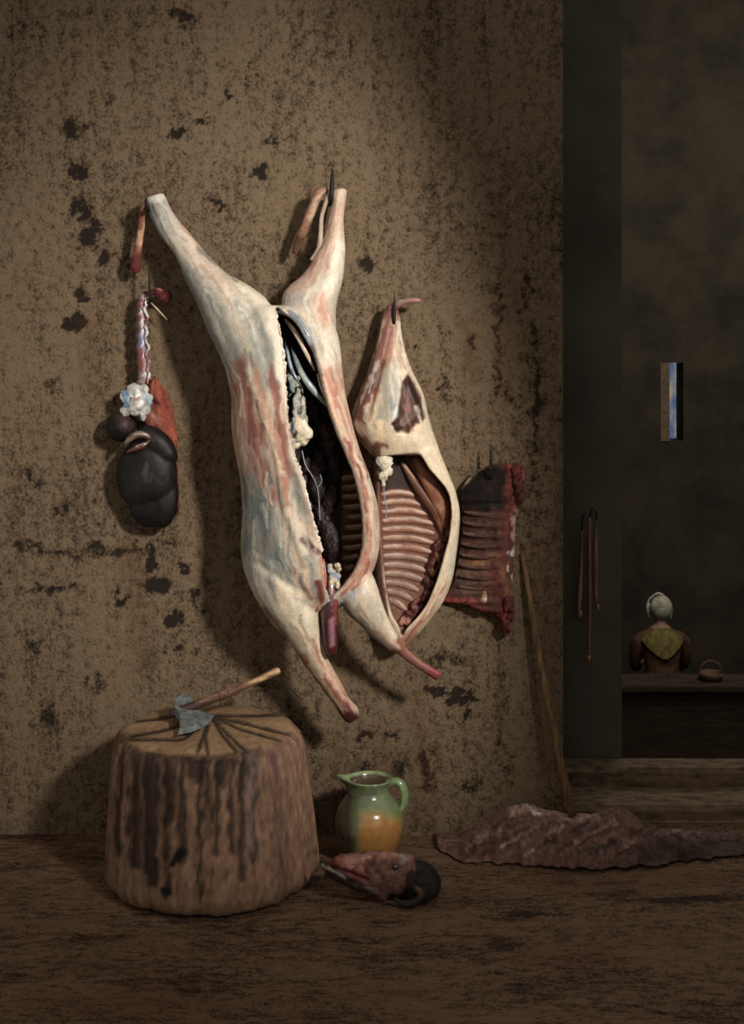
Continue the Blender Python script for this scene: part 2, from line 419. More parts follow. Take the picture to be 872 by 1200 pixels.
def inner_mask(c3):
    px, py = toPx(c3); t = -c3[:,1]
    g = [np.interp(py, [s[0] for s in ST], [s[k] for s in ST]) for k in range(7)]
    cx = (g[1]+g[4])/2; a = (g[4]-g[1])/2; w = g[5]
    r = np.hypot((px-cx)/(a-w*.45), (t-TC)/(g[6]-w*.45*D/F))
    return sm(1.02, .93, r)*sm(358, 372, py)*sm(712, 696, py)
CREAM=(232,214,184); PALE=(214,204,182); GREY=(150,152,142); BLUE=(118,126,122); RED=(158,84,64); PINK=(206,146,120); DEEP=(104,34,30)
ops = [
 ('s',[(180,232),(196,262)],16,10,(176,170,156),.8), ('s',[(172,238),(185,275),(205,310)],5,6,(96,98,98),.8), ('s',[(205,250),(235,300),(262,330)],8,8,(222,190,166),.7),  # dark grey stroke paints the shaded left edge of the leg
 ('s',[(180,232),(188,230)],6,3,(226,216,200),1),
 ('s',[(214,318),(240,375),(262,425),(274,470)],11,10,BLUE,.85), ('s',[(228,320),(256,370),(286,430),(296,470)],7,7,GREY,.8),  # blue-grey strokes put the cool shade of the left side into colour
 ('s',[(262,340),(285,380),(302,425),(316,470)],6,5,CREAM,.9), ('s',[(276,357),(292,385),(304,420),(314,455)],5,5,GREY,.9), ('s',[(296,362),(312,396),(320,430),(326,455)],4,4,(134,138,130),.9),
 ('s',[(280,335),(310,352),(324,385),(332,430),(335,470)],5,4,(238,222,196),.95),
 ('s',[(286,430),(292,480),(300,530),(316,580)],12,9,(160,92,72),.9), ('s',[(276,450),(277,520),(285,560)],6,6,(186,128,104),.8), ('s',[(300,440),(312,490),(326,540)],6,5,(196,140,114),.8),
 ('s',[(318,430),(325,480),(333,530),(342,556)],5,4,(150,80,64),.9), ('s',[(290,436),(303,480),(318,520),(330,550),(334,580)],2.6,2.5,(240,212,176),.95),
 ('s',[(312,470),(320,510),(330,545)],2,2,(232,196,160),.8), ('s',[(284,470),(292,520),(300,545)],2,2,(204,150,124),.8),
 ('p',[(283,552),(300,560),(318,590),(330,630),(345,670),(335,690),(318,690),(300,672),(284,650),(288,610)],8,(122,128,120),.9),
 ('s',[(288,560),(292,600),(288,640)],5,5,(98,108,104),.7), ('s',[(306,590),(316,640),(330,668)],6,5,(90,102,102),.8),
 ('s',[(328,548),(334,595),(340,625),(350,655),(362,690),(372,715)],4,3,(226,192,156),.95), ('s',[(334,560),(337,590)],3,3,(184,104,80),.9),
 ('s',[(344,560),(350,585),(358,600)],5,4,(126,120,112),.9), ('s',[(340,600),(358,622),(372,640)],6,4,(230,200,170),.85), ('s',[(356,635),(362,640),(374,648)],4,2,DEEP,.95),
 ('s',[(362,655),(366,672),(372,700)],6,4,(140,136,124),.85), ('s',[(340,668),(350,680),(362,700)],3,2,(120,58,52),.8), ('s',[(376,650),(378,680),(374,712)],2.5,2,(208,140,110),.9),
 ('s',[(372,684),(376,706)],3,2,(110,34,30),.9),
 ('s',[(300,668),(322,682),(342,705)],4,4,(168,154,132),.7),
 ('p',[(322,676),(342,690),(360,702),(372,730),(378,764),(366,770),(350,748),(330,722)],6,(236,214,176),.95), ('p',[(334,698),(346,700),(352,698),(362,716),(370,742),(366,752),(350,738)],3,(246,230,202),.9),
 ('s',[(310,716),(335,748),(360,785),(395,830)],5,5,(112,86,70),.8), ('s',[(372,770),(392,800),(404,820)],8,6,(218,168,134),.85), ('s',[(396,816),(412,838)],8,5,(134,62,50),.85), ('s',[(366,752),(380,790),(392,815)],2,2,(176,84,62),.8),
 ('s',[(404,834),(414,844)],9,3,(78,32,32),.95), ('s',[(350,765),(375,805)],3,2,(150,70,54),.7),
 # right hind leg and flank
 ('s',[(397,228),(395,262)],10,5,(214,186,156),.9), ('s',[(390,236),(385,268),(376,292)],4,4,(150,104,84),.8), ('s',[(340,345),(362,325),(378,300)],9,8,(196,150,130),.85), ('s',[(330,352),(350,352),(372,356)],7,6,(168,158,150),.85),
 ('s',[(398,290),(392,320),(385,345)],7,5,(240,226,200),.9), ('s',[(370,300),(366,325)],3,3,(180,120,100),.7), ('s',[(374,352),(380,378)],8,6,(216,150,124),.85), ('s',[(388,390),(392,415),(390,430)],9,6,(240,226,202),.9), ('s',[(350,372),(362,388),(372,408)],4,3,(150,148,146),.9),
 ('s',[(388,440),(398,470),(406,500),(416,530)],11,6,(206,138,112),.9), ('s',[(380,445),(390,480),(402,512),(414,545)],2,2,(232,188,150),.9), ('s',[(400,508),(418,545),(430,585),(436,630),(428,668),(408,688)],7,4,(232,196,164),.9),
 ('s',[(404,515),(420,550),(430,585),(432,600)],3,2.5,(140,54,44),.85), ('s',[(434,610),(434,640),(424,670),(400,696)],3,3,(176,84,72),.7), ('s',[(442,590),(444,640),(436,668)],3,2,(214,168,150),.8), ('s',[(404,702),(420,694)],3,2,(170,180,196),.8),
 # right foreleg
 ('s',[(434,684),(450,714),(466,745)],7,4,(238,216,184),.95), ('s',[(402,712),(425,733),(446,755)],8,5,(136,128,108),.9), ('s',[(420,712),(440,738),(460,758)],3,3,(176,130,100),.8), ('s',[(466,758),(492,778),(516,792)],10,4,(138,72,60),.95), ('s',[(468,752),(500,778)],3,2,(176,110,86),.7),('s',[(506,788),(518,792)],6,2,(150,50,50),.8)]  # grey stroke paints the shade along its lower left side
def fibers(st, n, pals, wmin=.6, wmax=2.0, lo=.12, hi=.45, al=(.3,.75)):
    st = np.array(st, float); out = []; m = len(st)-1
    for k in range(n):
        u0 = rng.uniform(0, 1-lo*.5); u1 = min(1, u0+rng.uniform(lo, hi)*.6); v = rng.uniform(.04, .96); dv = rng.uniform(-.08, .08)
        pts = []
        for u in np.linspace(u0, u1, 4):
            q_ = u*m; i = min(int(q_), m-1); f = q_-i; a = st[i]*(1-f)+st[i+1]*f
            vv = min(.98, max(.02, v+dv*(u-u0)/(u1-u0+1e-6)))
            pts.append((a[0]+(a[2]-a[0])*vv, a[1]+(a[3]-a[1])*vv))
        um = (u0+u1)/2; pal = pals[min(int(um*len(pals)), len(pals)-1)]
        out.append(('s', pts, rng.uniform(wmin, wmax), 1.4, pal[rng.randint(len(pal))], rng.uniform(*al)))
    return out
pC = [(238,224,198),(196,182,156),(150,150,138),(214,190,160)]; pR = [(150,74,56),(196,128,102),(226,186,150),(122,58,48),(210,150,120)]; pG = [(118,126,122),(150,152,140),(206,190,162),(98,106,104),(170,120,98)]
pP = [(222,176,144),(240,216,186),(196,132,106),(232,200,166)]; pF = [(240,220,184),(200,176,140),(160,110,84),(226,196,156)]
ops += fibers([(171,234,194,230),(189,279,222,273),(206,299,245,300),(229,352,291,334),(250,400,322,372),(268,450,330,430)], 46, [[(196,190,176),(132,134,128),(226,216,198)],[(226,206,180),(196,150,124),(214,200,176)],pG,pC,pC])
ops += fibers([(262,430,332,425),(271,480,336,480),(273,520,342,520),(281,560,354,560),(284,600,364,600),(282,640,374,640),(290,680,380,680)], 90, [pC,pR,pR,pG+pP,pG,pG+pC,pC])
ops += fibers([(388,228,407,226),(381,270,403,262),(356,320,402,328),(334,350,395,360),(352,384,397,400),(372,420,401,428),(388,476,408,476)], 50, [pP,pP,pP+pC,pC+pP,pC,pP])
ops += fibers([(380,445,402,450),(397,500,415,505),(410,535,424,535),(424,570,436,570),(432,605,444,605),(434,640,444,640),(424,668,438,668),(406,692,420,696)], 50, [pP,pP+pR,pP+pR,pP,pC+pP,pR+pP,pR], .5, 1.4)
ops += fibers([(296,668,362,676),(310,716,373,712),(340,754,379,757),(358,781,386,775),(377,807,400,800),(402,838,419,832)], 44, [pG+pF,pF,pF,pF+pR,pR], .6, 1.8)
ops += fibers([(400,700,438,680),(420,731,451,714),(438,748,462,738),(456,762,476,758)], 22, [pF,pF,pR+pF], .6, 1.6)
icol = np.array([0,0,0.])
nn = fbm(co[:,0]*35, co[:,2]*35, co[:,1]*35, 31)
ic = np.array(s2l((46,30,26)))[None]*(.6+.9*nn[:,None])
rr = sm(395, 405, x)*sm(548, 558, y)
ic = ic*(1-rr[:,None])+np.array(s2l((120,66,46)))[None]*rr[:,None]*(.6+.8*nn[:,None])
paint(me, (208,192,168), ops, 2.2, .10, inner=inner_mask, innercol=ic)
CARC = thing('hanging_carcass', 'large pale skinned carcass hung by both hind legs, belly slit open, largest on the wall', 'carcass', P(350,520,.2))
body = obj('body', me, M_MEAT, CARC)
def colored(name, bm, mat, parent, rgb, ops=(), **kw):
    me = mesh_from(bm, name); paint(me, rgb, ops, **kw); return obj(name, me, mat, parent)
def lumps(name, parent, items, mat, rgb, ops=(), vox=.0032, var=.25, rough=.004, seed=0):
    bm = bmesh.new()
    for i, (c, r_, rot) in enumerate(items): blob(bm, c, r_, .3, 2, i, 2, rot)
    me = remesh(bm, vox, 1, name); co = coords(me)
    co = co+normals(me)*(rough*(fbm(co[:,0]*130, co[:,2]*110, co[:,1]*130, 81+seed)-.5)*2)[:,None]
    set_coords(me, co); paint(me, rgb, ops, var=var, seed=seed); return obj(name, me, mat, parent)
# ribs on the inside of the chest
for i, ry in enumerate([558, 569, 580, 592, 604, 616, 628, 640, 652, 664]):
    bm = bmesh.new(); pts = []
    xr = [418,421,424,426,427,427,426,423,419,414][i]; xl = [402,403,402,403,408,406,401,403,403,404][i]
    for u in np.linspace(0, 1, 6):
        px = xl+(xr-xl)*u; yy = ry+2.5-3*u+1.5*math.sin(u*3)
        pts.append((px, yy, cav_t(px, yy, .006)+.015*u))
    tube(bm, pts, [.0075,.009,.0095,.009,.0085,.007], 8, 3)
    colored('rib', bm, M_MEAT, CARC, (150,108,78), [('s',[(xl,ry+1),(xr,ry-2)],1.2,1.5,(206,180,146),.85)], var=.2, warp=1)  # pale line is a highlight painted along the rib
# meat between the ribs and breastbone edge, ragged
it = []
for i in range(40):
    u = i/39; yy = 520+u*164; px = np.interp(yy, [520,556,600,640,665,684],[408,423,430,430,423,407])-1.5+rng.uniform(-1.5,1.5)
    it.append((P(px, yy, .25+rng.uniform(-.03,.005)), (.006+.004*rng.rand(),.012,.013), rng.uniform(-.5,.5)))
lumps('torn_meat', CARC, it, M_MEAT, (98,36,30), [('s',[(412,530),(426,570)],1.5,1,(196,140,104),.6)], var=.35)
# lacy fat fringe on the left edge of the slit
pe = [(322,364),(329,395),(334,430),(335,460),(338,500),(344,530),(354,560),(364,600),(375,638),(376,646)]
it = []
for i, q_ in enumerate(catmull(pe, 16)):
    tt = TC+interp(q_[1])[6]-.010; big = 1+.7*(q_[1] > 560)
    it.append((P(q_[0]+rng.uniform(-1.0,1.0), q_[1], tt+rng.uniform(-.003,.003)), (.002+.0022*rng.rand()*big,.004,.007), .15+rng.uniform(-.5,.5)))
lumps('fat_fringe', CARC, it, M_MEAT, (222,206,186), [('s',[(336,470),(338,500),(344,530)],3,2,(190,120,98),.5)], vox=.0017, var=.3, rough=.003)
# belly straps and ligaments in the upper slit; their pale centre streaks are painted highlights
def strap(name, pts, rad, rgb, ops=(), mat=None, n=10, sq=.7):
    bm = bmesh.new(); tube(bm, pts, rad, n, 5, squash=sq)
    return colored(name, bm, mat or M_WET, CARC, rgb, ops, var=.12, warp=1.5)
strap('ligament', [(326,366,.24),(340,368,.27),(352,380,.285),(362,398,.29),(371,417,.28)], [.006,.010,.010,.009,.004], (142,146,150), [('s',[(334,368),(350,382),(368,412)],1.6,1.5,(196,196,200),.9),('s',[(366,408),(372,420)],4,2,(120,52,46),.8)])
strap('ligament', [(334,374,.22),(343,385,.25),(352,400,.265),(360,416,.265),(369,434,.25)], [.004,.007,.007,.006,.003], (222,186,142), [('s',[(340,380),(366,428)],1,1,(236,214,186),.9)])
strap('ligament', [(342,408,.22),(348,425,.245),(356,442,.255),(368,458,.255),(385,477,.235)], [.003,.007,.009,.009,.003], (126,140,136), [('s',[(350,436),(364,452),(382,474)],1.8,1.5,(178,186,172),.9)])
strap('ligament', [(334,398,.20),(338,418,.225),(344,438,.24),(356,456,.24)], [.003,.005,.006,.003], (96,110,120), [('s',[(336,410),(340,432)],1,1,(190,204,220),.9)])
strap('ligament', [(372,438,.26),(376,452,.27),(383,470,.27),(390,486,.25)], [.002,.004,.004,.002], (228,206,180))
# fat clumps hanging in the belly
it = []
for i in range(46):
    yy = rng.uniform(440, 492); px = np.interp(yy,[440,492],[340,352])+rng.uniform(-5,8)
    it.append((P(px, yy, .215+rng.uniform(-.02,.03)), (.006+.004*rng.rand(),.008,.012+.010*rng.rand()), rng.uniform(-.3,.6)))
lumps('fat_clump', CARC, it, M_MEAT, (170,168,152), [('s',[(340,450),(338,478)],4,3,(110,132,150),.8),('s',[(352,455),(354,472)],3,2,(224,214,194),.8),('s',[(360,470),(362,482)],3,2,(200,160,110),.7)], var=.3)
it = []
for c_, r_ in (((351,504),.030),((343,514),.018),((359,508),.020),((349,494),.020),((345,498),.016),((347,522),.012),((356,517),.014)):
    it.append((P(c_[0], c_[1], .235), (r_*.9,r_*.8,r_*1.05), 0))
lumps('kidney_fat', CARC, it, M_MEAT, (222,202,168), [('s',[(341,496),(341,512)],3,3,(140,160,176),.8),('s',[(345,508),(346,510)],2.2,1.5,(70,44,34),.95),('s',[(358,494),(364,505)],3,2,(240,228,204),.9)], var=.15)
# dark organs deep in the belly
it = []
for i, (px, yy, r_) in enumerate([(372,500,.03),(384,520,.035),(375,540,.035),(392,548,.03),(372,570,.03),(388,585,.03),(378,610,.03),(390,640,.03),(384,625,.025),(366,480,.025),(358,545,.02)]):
    it.append((P(px, yy, cav_t(px, yy, .008)), (r_*.8,.018,r_*1.7), .3*math.sin(i*2.3)))
lumps('viscera', CARC, it, m_attr('dark_viscera', .5, .35, .4, 90, .5), (40,25,23), [('s',[(380,500),(392,510)],4,4,(104,54,40),.7),('s',[(378,524),(396,520)],3,3,(88,44,34),.7)], var=.35)
strap('gut_string', [(354,528,.25),(358,545,.255),(366,558,.255),(372,572,.25),(374,590,.25),(375,610,.25)], .0016, (150,152,158), n=6, sq=1)
strap('gut_string', [(372,572,.25),(377,564,.25),(375,556,.25)], .0013, (150,152,158), n=6, sq=1)
# neck end: fat, windpipe
it = []
for i in range(26):
    yy = rng.uniform(662, 696); px = np.interp(yy,[662,696],[391,395])+rng.uniform(-6,6)
    it.append((P(px, yy, .255+rng.uniform(-.01,.02)), (.007+.004*rng.rand(),.007,.008+.004*rng.rand()), 0))
lumps('neck_fat', CARC, it, M_MEAT, (206,188,150), [('s',[(388,666),(394,676)],4,3,(140,162,188),.8)], var=.28)
strap('windpipe', [(385,668,.25),(387,695,.262),(386,720,.268),(387,742,.264),(388,758,.262),(389,766,.26)], [.010,.021,.023,.021,.018,.012], (88,30,36), [('s',[(389,725),(391,756)],1.6,1.5,(176,120,130),.8),('s',[(380,700),(384,750)],3,3,(60,24,36),.8),('s',[(392,690),(396,730)],2,2,(150,64,54),.8)], sq=.8)
strap('windpipe', [(378,690,.25),(379,715,.25),(380,740,.245),(384,755,.24)], [.008,.012,.010,.004], (54,24,30), sq=.8)
strap('throat_muscle', [(379,655,.275),(381,680,.285),(376,700,.285),(372,716,.28)], [.003,.005,.006,.002], (180,92,66), [('s',[(380,690),(374,712)],1,1,(238,208,176),.9)])
# trotters cut and dangling by their tendons
def trotter(pts, rad, ops, rgb):
    bm = bmesh.new(); tube(bm, pts, rad, 12, 4)
    return colored('trotter', bm, M_DRY, CARC, rgb, ops, var=.25)
trotter([(172,236,.09),(168,246,.08),(166,262,.075),(163,285,.07),(160,300,.068),(159,312,.066),(160,320,.064)], [.006,.011,.0105,.011,.013,.017,.010], [('s',[(169,250),(163,290)],2.5,2,(206,160,124),.9),('s',[(158,306),(160,320)],8,4,(104,34,30),.9)], (142,82,58))
trotter([(384,222,.10),(374,226,.10),(366,244,.09),(358,264,.083),(350,284,.078),(345,297,.075)], [.010,.014,.0145,.013,.0125,.008], [('s',[(378,224),(362,256)],2.5,3,(210,176,144),.9),('s',[(352,280),(345,298)],7,4,(74,44,34),.8)], (150,104,80))
strap('tendon', [(386,228,.115),(381,240,.12),(377,255,.12),(376,272,.12),(374,292,.118),(366,306,.125)], [.006,.006,.006,.007,.009,.010], (172,146,120), [('s',[(376,250),(374,290)],1.2,1,(206,186,164),.8)], M_MEAT)
# ------------------------------------------------------------------ half carcass
SH = [(508,426,466,468,508,20,.040),(521,436,458,478,513,12,.050),(530,438,445,492,516,7,.056),(550,438,444,505,524,5,.060),(575,438,443,526,534,4,.062),(600,438,443,531,539,4,.062),(625,438,444,529,538,4,.062),
      (650,439,446,523,535,5,.060),(680,440,449,514,530,6,.056),(705,443,453,504,520,7,.050),(722,447,458,492,508,8,.046),(738,452,468,476,495,9,.040),(752,457,469,471,482,10,.03),(760,460,467,468,474,6,.02)]
THC = .082
bm = bmesh.new(); rings = []
for s in catmull(SH, 4):
    y_, xL, cL, cR, xR, w, b_ = s
    cx = (xL+xR)/2; a = (xR-xL)/2; cR = max(cR, cL+1)
    th1 = math.acos(np.clip((cL-cx)/a, -1, 1)); th2 = math.acos(np.clip((cR-cx)/a, -1, 1))
    th = np.linspace(th1, th2+2*PI, 40); w = min(w, a*.95); bi = max(b_-.016, .003)
    r = [P(cx+a*math.cos(k), y_, THC+b_*math.sin(k)) for k in th]
    r += [P(cx+(a-w)*math.cos(k), y_, THC+.004+bi*math.sin(k)) for k in th[::-1]]
    rings.append(r)
add_ring_loft(bm, rings)
limb(bm, [(450,362,464,354,.06,.9),(446,374,469,372,.062,.9),(443,392,471,392,.066,.85),(437,415,477,416,.07,.8),(430,438,485,438,.074,.75),(421,460,496,460,.078,.68),(412,485,502,485,.08,.62),(412,503,507,503,.082,.6),(424,520,512,518,.082,.58),(436,534,516,534,.082,.5)], 26)
tube(bm, [(456,362,.07),(464,358,.075),(476,353,.08),(488,352,.08),(494,353,.08)], [.014,.012,.009,.009,.005], 12, 4)
me = remesh(bm, .0036, 4, 'side'); co = coords(me); x, y = toPx(co); no = normals(me)
HOLE = [(478,437),(470,450),(468,468),(466,482),(458,498),(466,509),(478,508),(487,500),(498,490),(494,470),(486,450)]
hd = polysd(x, y, HOLE); fr = sm(.02, .05, -co[:,1]-.03)*np.clip(-no[:,1], 0, 1)
dep = .030*sm(-1, 9, hd)*sm(.06,.1,-co[:,1])
dep -= .004*sm(9, 0, segdist(x, y, [(464,375),(462,410),(455,450),(462,500)]))*fr
dep += .004*sm(4, 0, segdist(x, y, [(458,385),(447,430),(432,480)]))*fr
co[:,1] += dep; set_coords(me, co)
def inner_half(c3):
    px, py = toPx(c3); t = -c3[:,1]
    g = [np.interp(py, [s[0] for s in SH], [s[k] for s in SH]) for k in range(7)]
    cx = (g[1]+g[4])/2; a = (g[4]-g[1])/2; w = g[5]
    r = np.hypot((px-cx)/(a-w*.4), (t-THC-.002)/(g[6]-.006))
    return sm(1.03, .94, r)*sm(518, 528, py)*sm(746, 736, py)
nn = fbm(x*.15, y*.15, co[:,1]*20, 41)
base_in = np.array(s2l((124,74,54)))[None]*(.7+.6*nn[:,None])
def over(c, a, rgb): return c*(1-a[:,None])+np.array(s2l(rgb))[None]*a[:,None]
base_in = over(base_in, sm(592, 566, y)*.95, (44,26,22))  # shade at the top of the cavity put into the colour
base_in = over(base_in, sm(14, 4, segdist(x, y, [(492,545),(510,575),(522,605)]))*.85, (142,84,52))
base_in = over(base_in, sm(10, 3, segdist(x, y, [(520,655),(506,690),(490,715)]))*.8, (64,26,22))
paint(me, (224,200,164), [
 ('s',[(456,366),(450,392),(443,420),(432,455),(418,492),(414,505)],13,4,(112,62,50),.95), ('s',[(452,372),(446,410),(436,445)],3,2,(160,112,96),.8), ('s',[(441,425),(432,460)],1,1,(190,196,206),.8), ('s',[(437,416),(424,452),(411,486)],2,1.5,(196,176,168),.8),
 ('s',[(440,460),(430,480)],3,3,(160,90,62),.7), ('s',[(418,498),(424,508)],5,4,(228,190,150),.8),
 ('s',[(456,440),(452,470),(446,500)],7,4,(158,152,134),.85), ('s',[(462,420),(463,460),(462,495)],3,3,(150,158,154),.85), ('s',[(464,480),(462,500)],3,2,(226,232,232),.9),
 ('s',[(458,400),(456,420)],4,4,(196,120,92),.7), ('s',[(466,378),(468,400),(474,424)],3,2,(240,220,196),.9), ('s',[(462,372),(458,395),(455,420)],4,3,(190,140,116),.7),
 ('s',[(430,505),(438,515),(450,520)],6,4,(166,158,130),.8), ('s',[(446,496),(444,518)],5,3,(236,208,160),.9), ('s',[(440,520),(452,523)],3,2,(130,36,40),.8), ('s',[(426,515),(436,524)],4,3,(120,40,42),.8),
 ('s',[(440,524),(442,600),(445,680),(452,722)],5,2,(112,72,56),.95), ('p',HOLE,2.0,(78,44,34),.97), ('s',[(476,462),(480,480)],3.5,2,(150,64,48),.9), ('s',[(488,480),(492,492)],2.5,2,(128,112,106),.8), ('s',[(462,496),(470,506)],3,2,(44,24,22),.9),
 ('s',[(498,470),(510,520),(528,560),(537,600),(534,650)],3,2.5,(200,184,170),.7), ('s',[(505,510),(520,540),(531,570)],6,4,(230,208,168),.8), ('s',[(470,512),(490,512),(500,525)],5,3,(238,216,178),.9),
 ('s',[(533,610),(531,660),(518,695),(500,725)],5,3,(222,196,160),.9), ('s',[(519,690),(500,722),(480,745)],4,3,(196,140,112),.8), ('s',[(480,748),(462,758)],10,5,(176,116,90),.85),
 ('s',[(532,640),(528,668)],2.5,2,(190,206,220),.8), ('s',[(456,363),(490,352)],8,3,(122,80,68),.9), ('s',[(484,351),(494,352)],4,3,(164,112,96),.8)]+fibers([(447,372,470,374),(437,415,477,416),(430,438,485,438),(421,460,496,460),(412,490,503,490),(430,520,512,520)], 40, [pC+pR,pF+pR,pC,pC+pG,pF], .5, 1.6)
 +fibers([(524,545,530,545),(531,575,537,575),(533,610,539,610),(528,650,536,650),(515,690,526,690),(492,725,506,730),(470,750,482,756)], 30, [pF,pF+pC,pC,pF,pP,pR+pP], .5, 1.2),
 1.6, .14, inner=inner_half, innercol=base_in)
HALF = thing('side_of_meat', 'split half carcass hung by one leg right of the large carcass, inner ribs showing', 'carcass', P(488,560,.08))
obj('side', me, M_MEAT, HALF)
def half_t(px, py, off=0.0):
    g = [float(np.interp(py, [s[0] for s in SH], [s[k] for s in SH])) for k in range(7)]
    cx = (g[1]+g[4])/2; a = (g[4]-g[1])/2-g[5]; u = min(.97, abs((px-cx)/a))
    return THC+.004-(g[6]-.016)*math.sqrt(1-u*u)+off
for i in range(13):
    ry = 580+i*10.3
    xr = np.interp(i, [0,3,6,9,12], [486,510,507,498,476]); xl = 447+.3*i
    bm = bmesh.new(); pts = []
    for u in np.linspace(0, 1, 7):
        px = xl+(xr-xl)*u; yy = ry-4*math.sin(u*PI*.9)+u*(2+i*.9)
        pts.append((px, yy, half_t(px, yy, .003)))
    tube(bm, [(a,b,c-.003) for a,b,c in pts], [.007,.0095,.010,.010,.010,.009,.005], 10, 3, squash=.75)
    c_ = [(158,104,78),(150,112,94)][i > 6]
    colored('rib', bm, M_MEAT, HALF, c_, [('s',[(xl,ry-2.2),(xl+(xr-xl)*.5,ry-5.5),(xr,ry+i*.7)],1.5,1.3,(200,176,152),.8)], var=.18, warp=1)  # pale strip paints a highlight on the upper side of each rib
it = []      # ragged meat on the breast edge
for i in range(40):
    yy = rng.uniform(632, 732); px = np.interp(yy,[632,660,690,715,732],[520,513,503,488,474])+rng.uniform(-8,5)
    it.append((P(px, yy, half_t(px, yy, .012)), (.006+.005*rng.rand(),.010,.012+.006*rng.rand()), -.6))
lumps('torn_meat', HALF, it, M_MEAT, (84,34,28), [('s',[(512,650),(505,675)],2,2,(178,124,84),.8),('s',[(500,690),(480,715)],3,3,(176,92,72),.7),('s',[(462,722),(478,732)],5,3,(206,140,112),.8)], var=.4)
def strap2(name, pts, rad, rgb, ops=(), mat=None, n=10, sq=.6):
    bm = bmesh.new(); tube(bm, pts, rad, n, 5, squash=sq)
    return colored(name, bm, mat or M_MEAT, HALF, rgb, ops, var=.15, warp=1.5)
strap2('diaphragm', [(486,536,.06),(496,552,.066),(508,572,.066),(519,596,.066),(522,620,.06)], [.010,.020,.026,.022,.008], (134,78,48), [('s',[(490,545),(505,570)],3,3,(176,112,66),.8),('s',[(508,590),(519,600)],2,2,(196,150,100),.8)])
strap2('diaphragm', [(470,540,.05),(482,560,.055),(496,580,.06),(510,600,.064),(520,628,.06)], [.006,.010,.013,.012,.005], (104,58,38), [('s',[(472,542),(498,572),(518,592)],1.3,1.2,(206,156,108),.85),('s',[(474,572),(500,596),(512,612)],1.2,1.2,(160,104,70),.85)])
it = []
for c_, r_ in (((451,543),.022),((445,540),.013),((456,540),.014),((449,558),.016),((455,553),.014),((450,568),.008)):
    it.append((P(c_[0], c_[1], .115), (r_*.9,r_*.7,r_), 0))
lumps('kidney_fat', HALF, it, M_MEAT, (212,200,168), [('s',[(443,536),(444,550)],3,3,(140,160,178),.8),('s',[(455,534),(460,545)],3,2,(236,224,200),.9),('s',[(448,562),(452,568)],2,2,(110,90,70),.7)], var=.15)
strap2('gut_string', [(450,568,.12),(450,580,.122),(453,592,.12),(452,608,.118)], .0015, (150,156,170), n=6, sq=1)
# ------------------------------------------------------------------ rib slab
SL = [(543,590,594),(546,572,614),(551,562,616),(560,552,615),(568,541,614),(580,539,610),(595,540,607),(617,541,604),(640,539,603),(663,536,602),(685,530,600),(700,522,599),(706,522,599),(713,553,598.5),(720,572,598),(728,584,597.5),(738,588,596),(746,589,594)]
bm = bmesh.new(); rings = []
for s in catmull([(a,b,c,0) for a,b,c in SL], 4):
    y_, xl, xr, _ = s; r = []; nfr = 22
    for k in range(nfr):
        u = k/(nfr-1); px = xl+(xr-xl)*u
        tf = .034+.030*u*0.9+.008*math.sin(PI*u)+.0045*math.sin(y_/11.0*2*PI+u*1.2)*(1-sm(.72,.85,u))*(y_ > 585)
        jag = 1.3*(float(fbm(y_*.25, 0., 0, 51))-.5)*2 if u in (0,1) else 0
        r.append(P(px+jag, y_, tf*math.sin(PI*min(max(u,.04),.96))**.22))
    for k in range(nfr-1, -1, -1):
        u = k/(nfr-1); r.append(P(xl+(xr-xl)*u, y_, .008))
    rings.append(r)
add_ring_loft(bm, rings)
me = remesh(bm, .0042, 2, 'slab')
paint(me, (84,52,43), [
 ('p',[(536,572),(560,553),(594,543),(600,560),(596,590),(572,600),(540,604)],5,(24,17,15),.95), ('s',[(600,546),(612,556),(606,590)],9,5,(122,44,40),.95), ('s',[(600,560),(590,640),(588,700),(590,735)],6,4,(110,50,40),.8),
 ('s',[(604,600),(603,700),(596,740)],3,2.5,(184,140,116),.85), ('s',[(545,600),(570,608),(590,604)],3,3,(70,40,34),.7), ('s',[(540,620),(580,618)],3,3,(88,46,40),.6),
 ('s',[(550,665),(575,655),(590,690)],9,8,(136,92,56),.7), ('s',[(575,620),(586,640)],8,6,(60,32,28),.7), ('s',[(556,640),(572,640)],4,3,(62,34,30),.7), ('s',[(578,665),(586,700),(590,735)],6,4,(84,24,26),.85), ('s',[(535,655),(550,690)],10,6,(112,84,72),.6),
 ('s',[(525,703),(550,706),(575,720)],5,3,(140,56,44),.85), ('s',[(592,715),(592,744)],4,3,(150,44,42),.8), ('s',[(566,690),(570,702)],2.6,2,(214,178,140),.85), ('s',[(612,552),(608,592)],1.6,1.5,(186,96,88),.7), ('s',[(600,640),(602,700)],1,1,(220,204,190),.7)], 4, .18, var=.35)
SLAB = thing('rib_slab', 'dark rack of ribs with red ragged edge, rightmost cut hanging on the wall', 'meat', P(575,640,.03))
obj('rack', me, M_DRY, SLAB)
for i in range(8):
    ry = 600+i*12.5; xl = 544-i*1.0; bm = bmesh.new(); pts = []
    for u in np.linspace(0, 1, 5): pts.append((xl+(582-xl)*u, ry+2*math.sin(u*3)+2*u, .037+.024*u+.006*math.sin(PI*u)))
    tube(bm, [(a,b,c-.0035) for a,b,c in pts], [.004,.006,.007,.006,.003], 8, 3)
    colored('rib', bm, M_DRY, SLAB, (88,56,46), [('s',[(xl,ry-1),(562,ry)],1,1.2,(118,92,74),.8),('s',[(560,ry),(590,ry)],4,4,(70,38,34),.7)], var=.3, warp=1)
it = []
